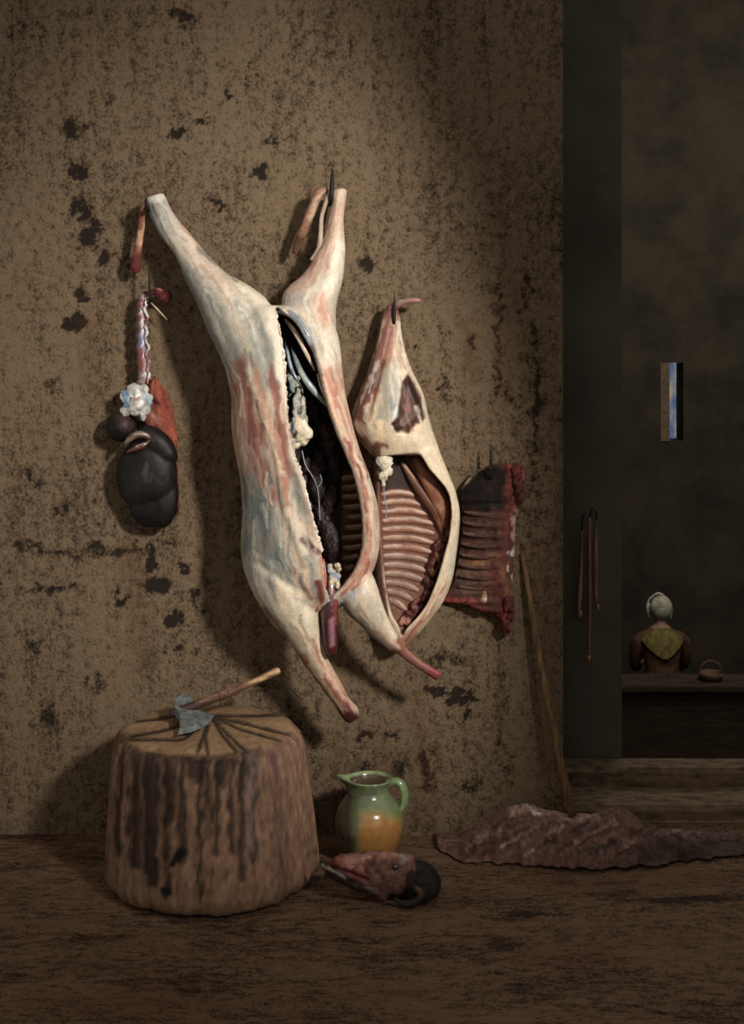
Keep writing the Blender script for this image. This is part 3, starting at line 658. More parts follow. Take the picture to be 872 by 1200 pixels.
for i in range(60):
    u = rng.rand(); px, yy = [(604+8*u, 548+40*u), (598+rng.uniform(-5,2), 700+40*u), (545+40*u, 704+16*u)][i % 3]
    it.append((P(px+rng.uniform(-3,3), yy, [.064,.064,.046][i % 3]), (.005+.003*rng.rand(),.008,.010+.006*rng.rand()), [-.4,.1,-1.0][i % 3]))
lumps('torn_meat', SLAB, it, M_DRY, (84,38,34), [('s',[(566,690),(572,704)],2,2,(220,190,150),.8)], var=.45)
strap_ = bmesh.new(); tube(strap_, [(540,574,.03),(550,562,.042),(562,551,.045),(578,548,.05)], [.004,.005,.005,.003], 8, 4)
colored('sinew', strap_, M_DRY, SLAB, (74,58,46), [('s',[(546,566),(556,556)],1,1,(150,136,110),.8)])
# ------------------------------------------------------------------ pluck on the left
PL = thing('pluck', 'hanging windpipe with white fat, red lung and dark liver, leftmost offal on the wall', 'meat', P(170,480,.05))
bm = bmesh.new()
tp = [(176,344,.055),(168,350,.055),(165,362,.055),(165,385,.055),(166,410,.055),(168,435,.055),(166,450,.055)]
tube(bm, tp, [.008,.014,.015,.016,.017,.018,.014], 14, 6)
for v in bm.verts:
    v.co.x += .0025*math.sin(v.co.z*420)*(1 if v.co.x > 0 else -1); v.co.y -= .002*math.sin(v.co.z*420)
colored('windpipe', bm, M_WET, PL, (150,120,116), [('s',[(161,352),(161,380),(160,440)],4,2,(66,32,32),.9),('s',[(168,350),(169,385),(172,440)],2.5,1.5,(220,212,212),.95),('s',[(166,392),(166,412)],4,2,(120,128,160),.8),('s',[(166,412),(168,430)],5,2,(136,44,40),.85),('s',[(165,370),(167,372)],3,1.5,(150,56,50),.8),('s',[(168,352),(168,358)],4,2,(140,40,40),.8)], warp=1.2, wf=.3, var=.2)
it = []
for i in range(34):
    yy = 350+i*3; it.append((P(170.5+1.5*math.sin(i*1.1)+i*.1+rng.uniform(-1,1), yy, .071), (.002+.0035*rng.rand(),.005,.005+.004*rng.rand()), rng.uniform(-.8,.8)))
lumps('windpipe_fat', PL, it, M_MEAT, (216,204,204), [('s',[(171,372),(172,378)],4,1,(150,50,46),.9),('s',[(170,418),(173,450)],4,1,(150,50,46),.8),('s',[(168,394),(170,408)],3,2,(130,146,190),.8)], var=.3)
it = []
for i, (a_, b_, r_) in enumerate([(178,343,.012),(186,342,.016),(194,345,.017),(196,351,.013),(189,349,.015),(172,345,.010)]): it.append((P(a_, b_, .06), (r_,r_*.8,r_*.8), -.2))
lumps('gullet_end', PL, it, M_DRY, (96,38,34), [('s',[(180,338),(190,338)],1.5,1,(190,110,100),.7)], var=.4)
bm = bmesh.new(); tube(bm, [(174,352,.06),(184,362,.062),(196,375,.06)], [.001,.003,.001], 6, 2)
colored('sinew', bm, M_MEAT, PL, (196,170,130))
it = []
for i in range(40):
    a_ = rng.uniform(0, 6.28); r_ = rng.rand()**.6; it.append((P(159+16*r_*math.cos(a_), 472+20*r_*math.sin(a_), .075+.02*(1-r_)), (.010+.007*rng.rand(),.010,.010+.006*rng.rand()), rng.uniform(-1,1)))
lumps('fat_clump', PL, it, M_MEAT, (186,184,172), [('s',[(145,462),(146,476)],4,3,(110,146,172),.9),('s',[(160,458),(164,470)],4,2,(234,232,228),.9),('s',[(164,464),(160,468)],2,1.5,(150,60,52),.8),('s',[(160,488),(163,494)],3,2,(52,40,40),.9),('s',[(170,462),(175,474)],3,2,(140,164,180),.8)], var=.3)
bm = bmesh.new()      # red lung / diaphragm flap
rings = []
for s in catmull([(441,180,182,0),(452,174,190,0),(468,168,200,0),(485,166,204,0),(500,172,207,0),(515,184,208,0),(530,200,208.5,0),(560,205,209.5,0),(590,207,210,0),(604,208,209.5,0)], 4):
    y_, xl, xr, _ = s
    fr_ = [P(xl+(xr-xl)*k/9, y_, .052+.010*math.sin(PI*(k+.3)/9.6)+.004*math.sin(k*1.9+y_*.05)) for k in range(10)]
    rings.append(fr_+[P(xl+(xr-xl)*k/9, y_, .030) for k in range(9,-1,-1)])
add_ring_loft(bm, rings)
colored('lung', bm, M_DRY, PL, (132,62,46), [('s',[(182,450),(190,480),(206,515)],4,4,(176,84,54),.8),('s',[(176,468),(186,474)],3,2,(50,24,24),.9),('s',[(178,484),(184,496)],2,2,(206,140,112),.8),('s',[(188,455),(196,500)],2,3,(112,38,32),.7),('s',[(205,525),(209,600)],6,3,(122,66,46),.9)], var=.2, warp=2)
bm = bmesh.new()      # liver: large lobes
blob(bm, P(173,556,.068), (.086,.045,.110), .10, 1.2, 3, 4, .0)
blob(bm, P(178,590,.062), (.068,.036,.070), .10, 1.2, 9, 4, .0)
blob(bm, P(184,521,.075), (.070,.032,.040), .12, 1.4, 5, 4, -.75)
blob(bm, P(142,500,.062), (.044,.036,.045), .14, 1.4, 7, 4)
blob(bm, P(192,585,.062), (.045,.036,.085), .12, 1.4, 8, 4)
me = remesh(bm, .004, 5, 'liver')
paint(me, (25,19,18), [('s',[(172,545),(174,565)],3,3,(78,72,70),.6),('s',[(140,490),(150,500)],6,5,(66,42,34),.7),('s',[(150,600),(160,560)],10,10,(40,32,28),.6)], var=.25)  # grey streak on the main lobe is a painted highlight
obj('liver', me, m_attr('liver_skin', .5, .3, .35, 60, .4), PL)
bm = bmesh.new(); tube(bm, [(146,524,.10),(152,514,.115),(163,509,.12),(174,512,.115),(178,518,.105)], [.006,.010,.011,.009,.003], 10, 5, squash=.7)
colored('gall_bladder', bm, M_WET, PL, (84,56,42), [('s',[(150,516),(160,508),(172,509)],1.5,1.5,(160,140,120),.9),('s',[(148,524),(152,528)],2,1.5,(150,100,50),.8)], var=.3)
bm = bmesh.new(); tube(bm, [(149,530,.105),(158,526,.118),(168,522,.12),(176,516,.11)], [.004,.008,.008,.003], 10, 5, squash=.7)
colored('gall_bladder', bm, M_WET, PL, (96,50,40), [('s',[(156,524),(168,520)],1.3,1,(170,150,136),.8)], var=.3)
# ------------------------------------------------------------------ iron hooks
def hook(pts, rad, label):
    bm = bmesh.new(); tube(bm, pts, rad, 8, 4)
    o = obj('iron_hook', bm, M_IRON); tag(o, label, 'hook', 'hooks driven into the wall'); return o
hook([(387,238,-.02),(387,238,.06),(387,240,.10),(388,234,.125),(389,220,.128),(389.5,205,.126),(389,194,.124)], [.006,.006,.006,.007,.0065,.004,.0008], 'tall pointed iron hook holding the right leg of the large carcass')
hook([(461,378,-.02),(461,380,.05),(461.5,380,.085),(462,372,.095),(462.5,358,.095),(462,340,.094)], [.005,.005,.005,.005,.0035,.0007], 'pointed iron hook holding the split half carcass')
hook([(575,556,-.02),(575,560,.05),(575,557,.068),(575.5,546,.074),(575.5,532,.074),(575,519,.073)], [.005,.005,.005,.005,.0035,.0007], 'short pointed iron hook holding the dark rack of ribs')
hook([(173,240,-.02),(173,244,.09),(173,246,.125),(172,240,.138),(171,233,.138)], [.007,.007,.007,.006,.003], 'blunt black iron hook holding the left leg of the large carcass')
hook([(176,354,-.02),(176,354,.06),(176,352,.084),(175.5,344,.088),(175,325,.088),(174.5,300,.087)], [.0035,.0035,.004,.0045,.003,.0007], 'long thin iron hook holding the hanging windpipe and liver')
# ------------------------------------------------------------------ chopping block
BX, BY = (243-CX)*3.70/F, -.30
prof = [(.262,.0),(.276,.006),(.285,.03),(.283,.08),(.276,.16),(.268,.24),(.261,.31),(.256,.345),(.248,.372),(.235,.389),(.215,.398),(.18,.402),(.13,.404),(.08,.405),(.04,.4055),(.012,.406)]
pr = []
for (r0,z0),(r1,z1) in zip(prof[:-1], prof[1:]):
    k = max(1, int(math.hypot(r1-r0, z1-z0)/.009))
    for i in range(k): pr.append((r0+(r1-r0)*i/k, z0+(z1-z0)*i/k))
pr.append(prof[-1])
def barkwarp(p, a):
    g = .007*math.sin(a*9+.6)*math.sin(a*4+1)+.0022*math.sin(a*23+1.3+math.sin(a*3))+.0012*math.sin(a*47+p.z*6+2*math.sin(a*5))
    k = min(1, p.length/.25)*(1 if p.z < .37 else max(0, 1-(p.z-.37)/.03)*.8+.2)
    r = math.hypot(p.x, p.y); s = 1+g*k/max(r,.05)*(r/.27)
    top = .004*math.sin(a*3+1)+.003*math.sin(a*7) if p.z > .39 else 0
    return Vector((p.x*s, p.y*s, p.z+top*r/.2))
bm = bmesh.new(); lathe(bm, pr, (BX,BY,0), 320, barkwarp)
me = mesh_from(bm, 'trunk'); co = coords(me); x, y = toPx(co)
def lean(co):   # the trunk flares a little to the right at its foot
    co[:,0] += .012*(1-co[:,2]/.4); return co
co = lean(co)
cr = np.zeros(len(co))
cen = (246,838)
CR = [([cen,(215,866),(150,866)],1.6),([cen,(200,853),(152,863)],1.5),([cen,(236,868),(231,880)],2.2),([cen,(262,862),(284,888)],2.0),([cen,(275,868),(290,882)],1.3),([cen,(290,848),(345,862)],1.6),([cen,(300,838),(335,836)],1.4),([cen,(282,854),(330,868)],1.2),([cen,(210,838),(160,845)],1.4),([cen,(240,862),(244,884)],1.8)]
topm = sm(.385,.395, co[:,2])
for pts, w in CR: cr = np.maximum(cr, sm(w+2.2, .4, segdist(x+2*(fbm(x*.2,y*.2,0,3)-.5), y+2*(fbm(x*.2,y*.3,0,7)-.5), pts)))
cr *= topm; co[:,2] -= .0035*cr; set_coords(me, co)
DRIP=(38,26,21)
bl = [('s',[(290+0,880),(286,905),(284,930)],6,4,DRIP,.8)]
for xx_, y0, y1, w in [(160,862,1010,10),(180,868,1030,12),(200,872,960,10),(214,878,1010,6),(232,880,905,16),(236,885,1060,3),(262,885,915,10),(256,890,1000,4),(272,884,1000,4),(284,880,1030,4.5),(300,875,1010,4),(142,868,1000,5),(196,880,1045,5),(172,870,1020,6),(246,890,960,3)]:
    bl.append(('s',[(xx_,y0),(xx_-2,(y0+y1)/2),(xx_-1+2*math.sin(xx_),y1)],w*.75,4,DRIP,.85))
bl += [('s',[(150,874),(190,884),(230,890),(270,892),(300,886)],3,3,DRIP,.8),('s',[(205,1008),(214,1000)],6,2,(24,20,17),.95),('s',[(192,1044),(196,1047)],5,2,(22,18,16),.95),('s',[(365,999),(366,1000)],4.5,1,(20,16,14),1),
       ('s',[(290,870),(296,900),(292,1000)],6,6,(112,92,92),.5),('s',[(318,880),(326,960),(328,1040)],9,8,(104,76,70),.5),('s',[(345,870),(356,960),(364,1030)],9,6,(150,112,86),.6),('s',[(128,880),(122,960),(120,1030)],4,3,(128,90,60),.5),
       ('s',[(150,836),(172,834)],3,2,(72,70,78),.6),('s',[(140,862),(190,872),(195,890)],6,4,(72,38,36),.7),('s',[(125,1040),(200,1068),(260,1072),(340,1058)],10,6,(120,92,62),.5)]
c0 = paint(me, (136,100,74), bl, 3, .12, var=.3)
at = me.color_attributes['Col']; arr = np.empty(len(co)*4); at.data.foreach_get('color', arr); arr = arr.reshape(-1,4)[:,:3]
rr = np.hypot(co[:,0]-BX-.0, co[:,1]-BY); tcol = np.array(s2l((146,117,88)))[None]*(.8+.4*fbm(co[:,0]*18, co[:,1]*40, 0, 61))[:,None]
edge = sm(.387, .396, co[:,2]+.004*(fbm(x*.1,y*.1,0,4)-.5)); arr = arr*(1-edge[:,None])+tcol*edge[:,None]
ln = .55*sm(1.6, .4, segdist(x, y+2*(fbm(x*.15,y*.1,0,9)-.5)*2, [(140,866),(165,872),(185,886),(215,884),(260,888),(290,880),(318,872),(338,863)]))*0
arr = arr*(1-(.85*cr)[:,None])+np.array(s2l((34,25,20)))[None]*(.85*cr)[:,None]
setcol(me, arr)
BL = tag(obj('chopping_block', me, M_WOOD), 'large round wooden chopping block with dark runs down its side and cracked top', 'chopping block')
# ------------------------------------------------------------------ hatchet
AX = thing('hatchet', 'small hatchet with wooden handle resting on the chopping block', 'axe', P(228,842,.22))
def onz(px, py, z):
    d = (H-z)*F/(py-CY); return Vector(((px-CX)*d/F, d-D, z))
TZ = .418
h0 = onz(199,837,.432); h1 = P(328,785,.25)
bm = bmesh.new()
us = [0,.08,.16,.30,.44,.455,.465,.48,.49,.50,.515,.53,.545,.7,.85,.93,.97,1.0]
rs = [.010,.0125,.0125,.012,.012,.0145,.012,.0145,.012,.0145,.012,.0135,.011,.0095,.0095,.011,.0115,.006]
tube(bm, [h0.lerp(h1,u)+Vector((0,0,-.006*math.sin(PI*u))) for u in us], rs, 14, 2, world=True)
me = mesh_from(bm, 'handle'); paint(me, (98,62,44), [('s',[(198,838),(240,822)],8,4,(58,38,30),.8),('s',[(232,822),(272,806)],1.3,1,(170,120,90),.7),('s',[(290,796),(328,782)],9,8,(158,112,72),.8),('s',[(300,797),(328,785)],2,1.5,(216,172,116),.9)], 1.5)
obj('handle', me, m_attr('hatchet_handle_wood', .5, .4, .3, 80, .3), AX)
out = [(204,823,'h',.452),(213,818,'h',.455),(223,820,'h',.452),(226,829,'h',.442),(236,835,'h',.428),(251,838,'z',TZ),(246,847,'z',TZ),(237,853,'z',TZ),(224,858,'z',TZ),(208,861,'z',TZ),(211,851,'h',.425),(210,840,'h',.436),(204,832,'h',.446)]
pts = [onz(a,b,z) for a,b,_,z in out]
cenp = sum(pts, Vector())/len(pts)
nrm = Vector()
for i in range(len(pts)): nrm += (pts[i]-cenp).cross(pts[(i+1)%len(pts)]-cenp)
nrm.normalize()
if nrm.y > 0: nrm = -nrm
bm = bmesh.new(); thk = [.011,.012,.011,.009,.005,.0006,.0006,.0006,.0006,.0006,.005,.008,.010]
top_ = [bm.verts.new(p+nrm*t_) for p, t_ in zip(pts, thk)]; bot_ = [bm.verts.new(p-nrm*t_) for p, t_ in zip(pts, thk)]
c1 = bm.verts.new(cenp+nrm*.009); c2 = bm.verts.new(cenp-nrm*.009); nP = len(pts)
inn = [bm.verts.new(cenp.lerp(p, .80)+nrm*(.008 if th_ > .004 else .0065)) for p, th_ in zip(pts, thk)]
for i in range(nP):
    j = (i+1)%nP
    bm.faces.new((top_[i], top_[j], inn[j], inn[i])); bm.faces.new((inn[i], inn[j], c1)); bm.faces.new((bot_[j], bot_[i], c2)); bm.faces.new((top_[j], top_[i], bot_[i], bot_[j]))
bmesh.ops.recalc_face_normals(bm, faces=bm.faces[:])
obj('axe_head', bm, m_flat('forged_steel', (134,140,138), (88,94,94), .45, 50, .15, bs=.15), AX, False)
# ------------------------------------------------------------------ jug
JX, JY = (433-CX)*3.80/F, -.20; JZ = -.002
jp = [(.052,.0),(.058,.003),(.064,.010),(.078,.035),(.090,.065),(.0965,.095),(.095,.120),(.086,.145),(.070,.166),(.057,.180),(.053,.192),(.056,.206),(.062,.216),(.0655,.221),(.063,.2245),(.056,.219),(.050,.206),(.047,.192),(.051,.178),(.064,.160),(.085,.130),(.088,.09),(.070,.04),(.045,.012),(.01,.010)]
jpp = []
for (r0,z0),(r1,z1) in zip(jp[:-1], jp[1:]):
    for i in range(3): jpp.append((r0+(r1-r0)*i/3, z0+(z1-z0)*i/3))
jpp.append(jp[-1])
def spout(p, a):
    d = abs(((a-PI*1.03+PI)%(2*PI))-PI); k = math.exp(-(d/.34)**2)*max(0,(p.z-.175)/.045)
    r = math.hypot(p.x, p.y)
    return Vector((p.x*(1+.48*k), p.y*(1-.06*max(0,(p.z-.18)/.04)), p.z+.010*k))
JUG = thing('jug', 'green glazed earthenware jug with amber base standing by the wall', 'jug', (JX,JY,0))
bm = bmesh.new(); lathe(bm, jpp, (JX,JY,JZ+.004), 72, spout); me = mesh_from(bm, 'body')
GR=(120,136,92); 
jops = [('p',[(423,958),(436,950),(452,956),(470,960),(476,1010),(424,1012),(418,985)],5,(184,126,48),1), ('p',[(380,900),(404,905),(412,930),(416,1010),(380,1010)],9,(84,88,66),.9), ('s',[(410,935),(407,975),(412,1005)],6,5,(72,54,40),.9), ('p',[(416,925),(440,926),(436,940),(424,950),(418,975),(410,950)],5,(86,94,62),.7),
        ('s',[(402,909),(420,905),(445,905),(452,912)],2.5,1.5,(150,172,116),.9),('s',[(398,910),(420,916),(440,918)],1.6,1.2,(144,166,112),.9),('s',[(424,952),(470,957)],3,5,(140,140,60),.7)]  # lighter green rim strokes are highlights painted into the glaze
paint(me, GR, jops, 2, .15, var=.08); co = coords(me)
at = me.color_attributes['Col']; arr = np.empty(len(co)*4); at.data.foreach_get('color', arr); arr = arr.reshape(-1,4)[:,:3]
rad = np.hypot(co[:,0]-JX, co[:,1]-JY); ins = ((co[:,2] > .012) & (rad < np.interp(co[:,2], [.0,.04,.09,.13,.16,.18,.2,.226],[.05,.072,.090,.087,.066,.0525,.050,.060])) & (co[:,2] < .218))
arr[ins] = s2l((92,74,58)); setcol(me, arr)
M_GLAZE = m_attr('glazed_earthenware', .22, .6, .15, 60, .08, coat=.6)
obj('body', me, M_GLAZE, JUG)
bm = bmesh.new()
hp = [(JX+.048,JY,.208),(JX+.068,JY,.216),(JX+.088,JY-.002,.210),(JX+.098,JY-.003,.185),(JX+.097,JY-.002,.155),(JX+.086,JY,.135),(JX+.078,JY,.128)]
tube(bm, [Vector(p) for p in hp], [.010,.011,.0115,.0115,.011,.009,.006], 12, 5, world=True, squash=1.3)
me = mesh_from(bm, 'handle'); paint(me, (120,144,92), [('s',[(468,915),(472,935),(470,950)],1.6,1.5,(166,188,130),.8)], 1, var=.08)  # light stroke paints a highlight down the handle
obj('handle', me, M_GLAZE, JUG)
# ------------------------------------------------------------------ severed head on the floor
HD = thing('severed_head', 'skinned animal head with teeth bared lying in front of the jug', 'animal head', onz(445,1050,0))
def fl(px, py, t): return P(px, py, t)
bm = bmesh.new()
limb(bm, [(388,1008,386,1020,.47,1.2),(396,1002,394,1029,.47,1.2),(412,999,410,1038,.47,1.1),(432,997,432,1044,.47,1.05),(452,997,452,1050,.46,1.0),(472,1000,474,1056,.45,.95),(492,1006,494,1058,.45,.9),(508,1016,510,1052,.45,.85),(516,1026,517,1042,.45,.7)], 24, 4)
blob(bm, P(492,1034,.45), (.052,.062,.050), .10, 1.6, 2, 4)
limb(bm, [(382,1016,380,1026,.48,1.2),(394,1018,391,1032,.48,1.3),(412,1024,408,1040,.48,1.3),(436,1032,432,1050,.48,1.2),(456,1036,452,1058,.47,1.1)], 18, 4)
me = remesh(bm, .0036, 4, 'skull'); co = coords(me); x, y = toPx(co); no = normals(me)
rel = -.010*sm(7, 0, segdist(x, y, [(462,1017),(463,1018)]))+.004*sm(6,0,segdist(x, y, [(455,1010),(470,1008)]))-.006*sm(4,0,segdist(x, y, [(384,1016),(405,1022),(430,1032)]))
co += no*(rel+.004*(fbm(x*.15,y*.15,co[:,1]*20,71)-.5)*2)[:,None]; co[:,2] = np.maximum(co[:,2], .0); set_coords(me, co)
paint(me, (112,72,60), [('p',[(486,1004),(500,1004),(520,1020),(520,1064),(470,1064),(464,1050),(482,1036),(486,1020)],5,(40,32,29),1),('s',[(400,1010),(425,1004),(455,1000),(480,1002)],5,4,(168,118,100),.85),('s',[(402,1018),(412,1024),(430,1026)],5,4,(118,46,40),.85),('s',[(400,1008),(392,1014)],5,3,(128,50,44),.8),('s',[(410,1014),(416,1020)],1.5,1.5,(190,130,110),.8),('s',[(420,1016),(424,1022)],1.5,1.5,(176,110,96),.8),('s',[(430,1008),(444,1018)],3,3,(84,52,46),.8),('s',[(440,1004),(436,1012)],3,3,(96,34,34),.8),
 ('s',[(436,1040),(446,1030)],8,6,(132,104,88),.8),('s',[(470,1008),(474,1003)],3,2,(140,136,140),.7),('s',[(444,1020),(450,1030)],3,2,(92,40,36),.8),('s',[(466,1040),(480,1030)],5,4,(120,84,58),.8),('s',[(462,1052),(476,1060)],4,4,(58,40,34),.8),('s',[(384,1024),(410,1038),(434,1046)],5,4,(52,36,32),.85)], 2.5, .2, var=.3)
obj('skull', me, M_DRY, HD)
M_TOOTH = m_flat('old_teeth', (132,124,116), (70,64,60), .35, 90)
for i in range(9):
    u = i/8; c_ = P(379+24*u, 1015+13*u, .492+.02*u); bm = bmesh.new()
    blob(bm, c_, (.0045,.006,.0085), .12, 2, i, 2, .5); obj('tooth', bm, M_TOOTH, HD)
bm = bmesh.new(); blob(bm, P(463,1016,.495), (.012,.011,.011), .02, 1, 1, 3); me = mesh_from(bm, 'eye'); paint(me, (36,32,30), [('s',[(461,1010),(466,1011)],2,1,(120,124,130),.7)], .5); obj('eye', me, M_WET, HD)  # pale dab is a glint painted on the eye
bm = bmesh.new(); tube(bm, [(486,1022,.51),(480,1030,.515),(486,1040,.52),(494,1046,.52),(488,1056,.515),(472,1059,.51),(462,1052,.50)], [.010,.008,.007,.010,.010,.009,.004], 10, 5)
me = mesh_from(bm, 'ear'); paint(me, (50,40,35), [('s',[(490,1040),(492,1048)],3,2,(96,70,46),.8)], 1.5, var=.3); obj('ear', me, M_DRY, HD)
# ------------------------------------------------------------------ hide heap and pole
TOPL = [(512,992),(530,990),(552,972),(575,959),(598,946),(612,942),(624,944),(640,950),(665,954),(692,955),(712,949),(728,948),(742,955),(756,970),(780,972),(810,974),(835,982),(868,992)]
FRL = [(512,993),(524,1003),(540,1010),(580,1012),(620,1014),(680,1019),(720,1016),(770,1012),(820,1006),(868,1001)]
nu, nv = 260, 60; vs = []; 
for i in range(nu+1):
    px = 512+356*i/nu; pt = float(np.interp(px, [a for a,_ in TOPL], [b for _,b in TOPL])); pf = float(np.interp(px, [a for a,_ in FRL],[b for _,b in FRL]))
    pt += .6*math.sin(px*.21); pf += 2.5*(float(vnoise(px*.13, 1., 0., 3))-.5)*2+.5*math.sin(px*.5)
    dr = 3.90; xw = (px-CX)*dr/F; zr = max(.012, H-(pt-CY)*dr/F)
    df = F*H/(pf-CY); yf = df-D; yr = dr-D
    for j in range(nv+1):
        v = j/nv
        if v < .8:
            u = v/.8; yv = yf+(yr-yf)*u; zz = zr*math.sin(u*PI/2)**.8
            s = px*.06+u*2.2
            zz += (.008*math.sin(s*1.1+1.5*math.sin(px*.03))+.003*math.sin(s*3.3+u*3)+.005*(float(vnoise(px*.16+u*5, u*7., 0., 7))-.5)*2)*math.sin(u*PI)*min(1, zr/.05)
            zz = max(zz, .003)
        else:
            u = (v-.8)/.2; yv = yr+(-.012-yr)*u; zz = zr*(1-u)**.7+.003
        vs.append(((px-CX)*(yv+D)/F if 0 else xw*(1+.0*v), yv, zz))
q = [[i*(nv+1)+j, (i+1)*(nv+1)+j, (i+1)*(nv+1)+j+1, i*(nv+1)+j+1] for i in range(nu) for j in range(nv)]
me = bpy.data.meshes.new('hide'); me.from_pydata(vs, [], q); me.update()
dk = []
for i in range(46):
    px = 530+i*7.2+rng.uniform(-3,3); yy = rng.uniform(965,1005); L_ = rng.uniform(10,26)
    dk.append(('s',[(px,yy),(px+L_,yy-L_*.45)],rng.uniform(1,2.6),2.5,[(176,138,122),(72,48,38),(150,108,92),(56,40,34)][i%4],.75))
paint(me, (118,84,70), [('s',[(600,950),(622,946),(660,957),(700,957)],5,5,(176,140,122),.85),('s',[(618,944),(632,954)],1.6,1.2,(220,206,194),.9),('s',[(545,1000),(600,985)],9,7,(84,58,46),.8)]+dk+[('s',[(760,1000),(868,995)],16,10,(66,50,42),.8)], 2.5, .2, var=.35)  # pale strokes along the ridge are a painted highlight
HIDE = obj('animal_hide', me, m_attr('rough_hide', .85, .2, .5, 90, 1.0, streak=(1,.5,1))); tag(HIDE, 'crumpled reddish brown animal hide heaped on the floor at the wall foot', 'hide')
sol = HIDE.modifiers.new('s', 'SOLIDIFY'); sol.thickness = .003; sol.offset = -1
bm = bmesh.new(); bot = P(671,956,.112)
tube(bm, [P(612,648,.012), P(623,715,.035), P(636,790,.06), P(652,870,.088), bot.lerp(P(652,870,.088),.4), bot], [.006,.0085,.010,.0105,.011,.011], 10, 4, world=True)
for v in bm.verts:
    if v.co.z < .001: v.co.z = .001
tag(obj('wooden_pole', bm, m_flat('bare_pole_wood', (128,100,68), (80,62,44), .8, 60, stretch=(1,1,.2), spec=.2)), 'thin slightly bent wooden pole leaning on the wall beyond the ribs', 'pole')
# ------------------------------------------------------------------ rods hanging in the passage
M_ROD = m_flat('dull_rod', (168,120,98), (104,78,70), .6, 50, stretch=(1,1,.2)); M_TIP = m_flat('brass_tip', (214,170,66), (160,120,52), .4, 50)
T2 = -.36
def rod(pts, r, tip, label, cord=None):
    b0 = P(*pts[0]); root = thing('hanging_rod', label, 'rod', b0, 'rods hanging in the dark passage')
    bm = bmesh.new(); tube(bm, pts, r, 8, 3); obj('shaft', bm, M_ROD, root)
    bm = bmesh.new(); tube(bm, [tip, (tip[0]+.3,tip[1]+7,tip[2])], [.006,.004], 8, 2); obj('tip', bm, M_TIP, root)
    bm = bmesh.new(); tube(bm, cord or [(pts[0][0],pts[0][1]-9,-.372),(pts[0][0],pts[0][1]-7,-.355),(pts[0][0],pts[0][1]+3,T2)], .0025, 6, 3); obj('cord', bm, M_IRON, root)
rod([(682,622,T2),(681,660,T2),(679,700,T2),(677.5,722,T2)], [.003,.006,.008,.005], (680,716,T2), 'leftmost of three thin rods with yellow tips hanging in the dark passage', [(685,603,-.372),(683,604,-.355),(682,612,T2),(682,624,T2)])
rod([(691,606,T2),(691,660,T2),(691,710,T2),(690,778,T2)], [.004,.006,.0065,.004], (690,768,T2), 'longest, middle one of three thin rods with yellow tips hanging in the passage', [(695,596,-.372),(694,597,-.355),(692,602,T2),(691,608,T2)])
rod([(699,608,T2),(698,640,T2),(698,680,T2),(699,708,T2)], [.003,.007,.008,.004], (700.5,708,T2), 'rightmost of three thin rods with yellow tips hanging in the dark passage')
# ------------------------------------------------------------------ woman far back
WX, WY = 2.49, 7.7; WZ = FZ
def W(x, y, z): return Vector((WX+x, WY+y, WZ+z))
WO = thing('person', 'person in a white cap and yellowish shawl seated with back turned in the dark', 'person', W(0,0,0))
def ellring(c, rx, ry, n=24): return [Vector((c[0]+rx*math.cos(2*PI*k/n), c[1]+ry*math.sin(2*PI*k/n), c[2])) for k in range(n)]
def stack(bm, st, n=24, sub=3): add_ring_loft(bm, [ellring(s[:3], s[3], s[4], n) for s in catmull(st, sub)])
wb = lambda x, y, z, rx, ry: tuple(W(x,y,z))+(rx,ry)
bm = bmesh.new()
stack(bm, [wb(0,0,.44,.16,.12), wb(0,.0,.55,.17,.125), wb(0,.02,.70,.13,.10), wb(0,.04,.85,.15,.105), wb(0,.06,.97,.16,.10), wb(0,.075,1.04,.10,.07), wb(0,.085,1.08,.052,.052), wb(0.005,.10,1.13,.05,.05)])
blob(bm, W(.01,.115,1.20), (.072,.088,.108), .03, 1.5, 1, 3)
blob(bm, W(.015,.205,1.19), (.012,.016,.016), 0, 1, 1, 2)          # nose, turned away
for s in (-1,1): blob(bm, W(.01+s*.072,.11,1.19), (.010,.016,.026), 0, 1, 1, 2)
for s in (-1,1):
    tube(bm, [W(s*.13,.06,.99), W(s*.185,.07,.93), W(s*.205,.10,.80), W(s*.20,.16,.70), W(s*.15,.28,.67), W(s*.10,.36,.68)], [.04,.052,.043,.038,.032,.022], 12, 4, world=True)
    for k in range(4): tube(bm, [W(s*.10-s*.02*k*.9+s*.02,.36,.68), W(s*.085-s*.018*k+s*.02,.41,.675), W(s*.08-s*.016*k+s*.02,.44-.005*k,.655)], [.010,.009,.006], 8, 2, world=True)
    tube(bm, [W(s*.12,.34,.69), W(s*.07,.37,.70), W(s*.05,.395,.69)], [.010,.009,.006], 8, 2, world=True)
    tube(bm, [W(s*.09,.02,.50), W(s*.12,.25,.50), W(s*.13,.44,.48), W(s*.12,.46,.25), W(s*.11,.45,.08), W(s*.11,.50,.04), W(s*.11,.58,.03)], [.09,.08,.06,.05,.035,.035,.02], 12, 4, world=True)
me = remesh(bm, .011, 3, 'figure'); paint(me, (150,112,86), [], var=.1); obj('figure', me, M_DRY, WO)
def cloth(name, rgb, rgb2, build, vox=None, sc=18):
    bm = bmesh.new(); build(bm)
    me = remesh(bm, vox, 3, name) if vox else mesh_from(bm, name)
    return obj(name, me, m_flat(name+'_cloth', rgb, rgb2, .95, sc, spec=.1, bs=.5), WO)
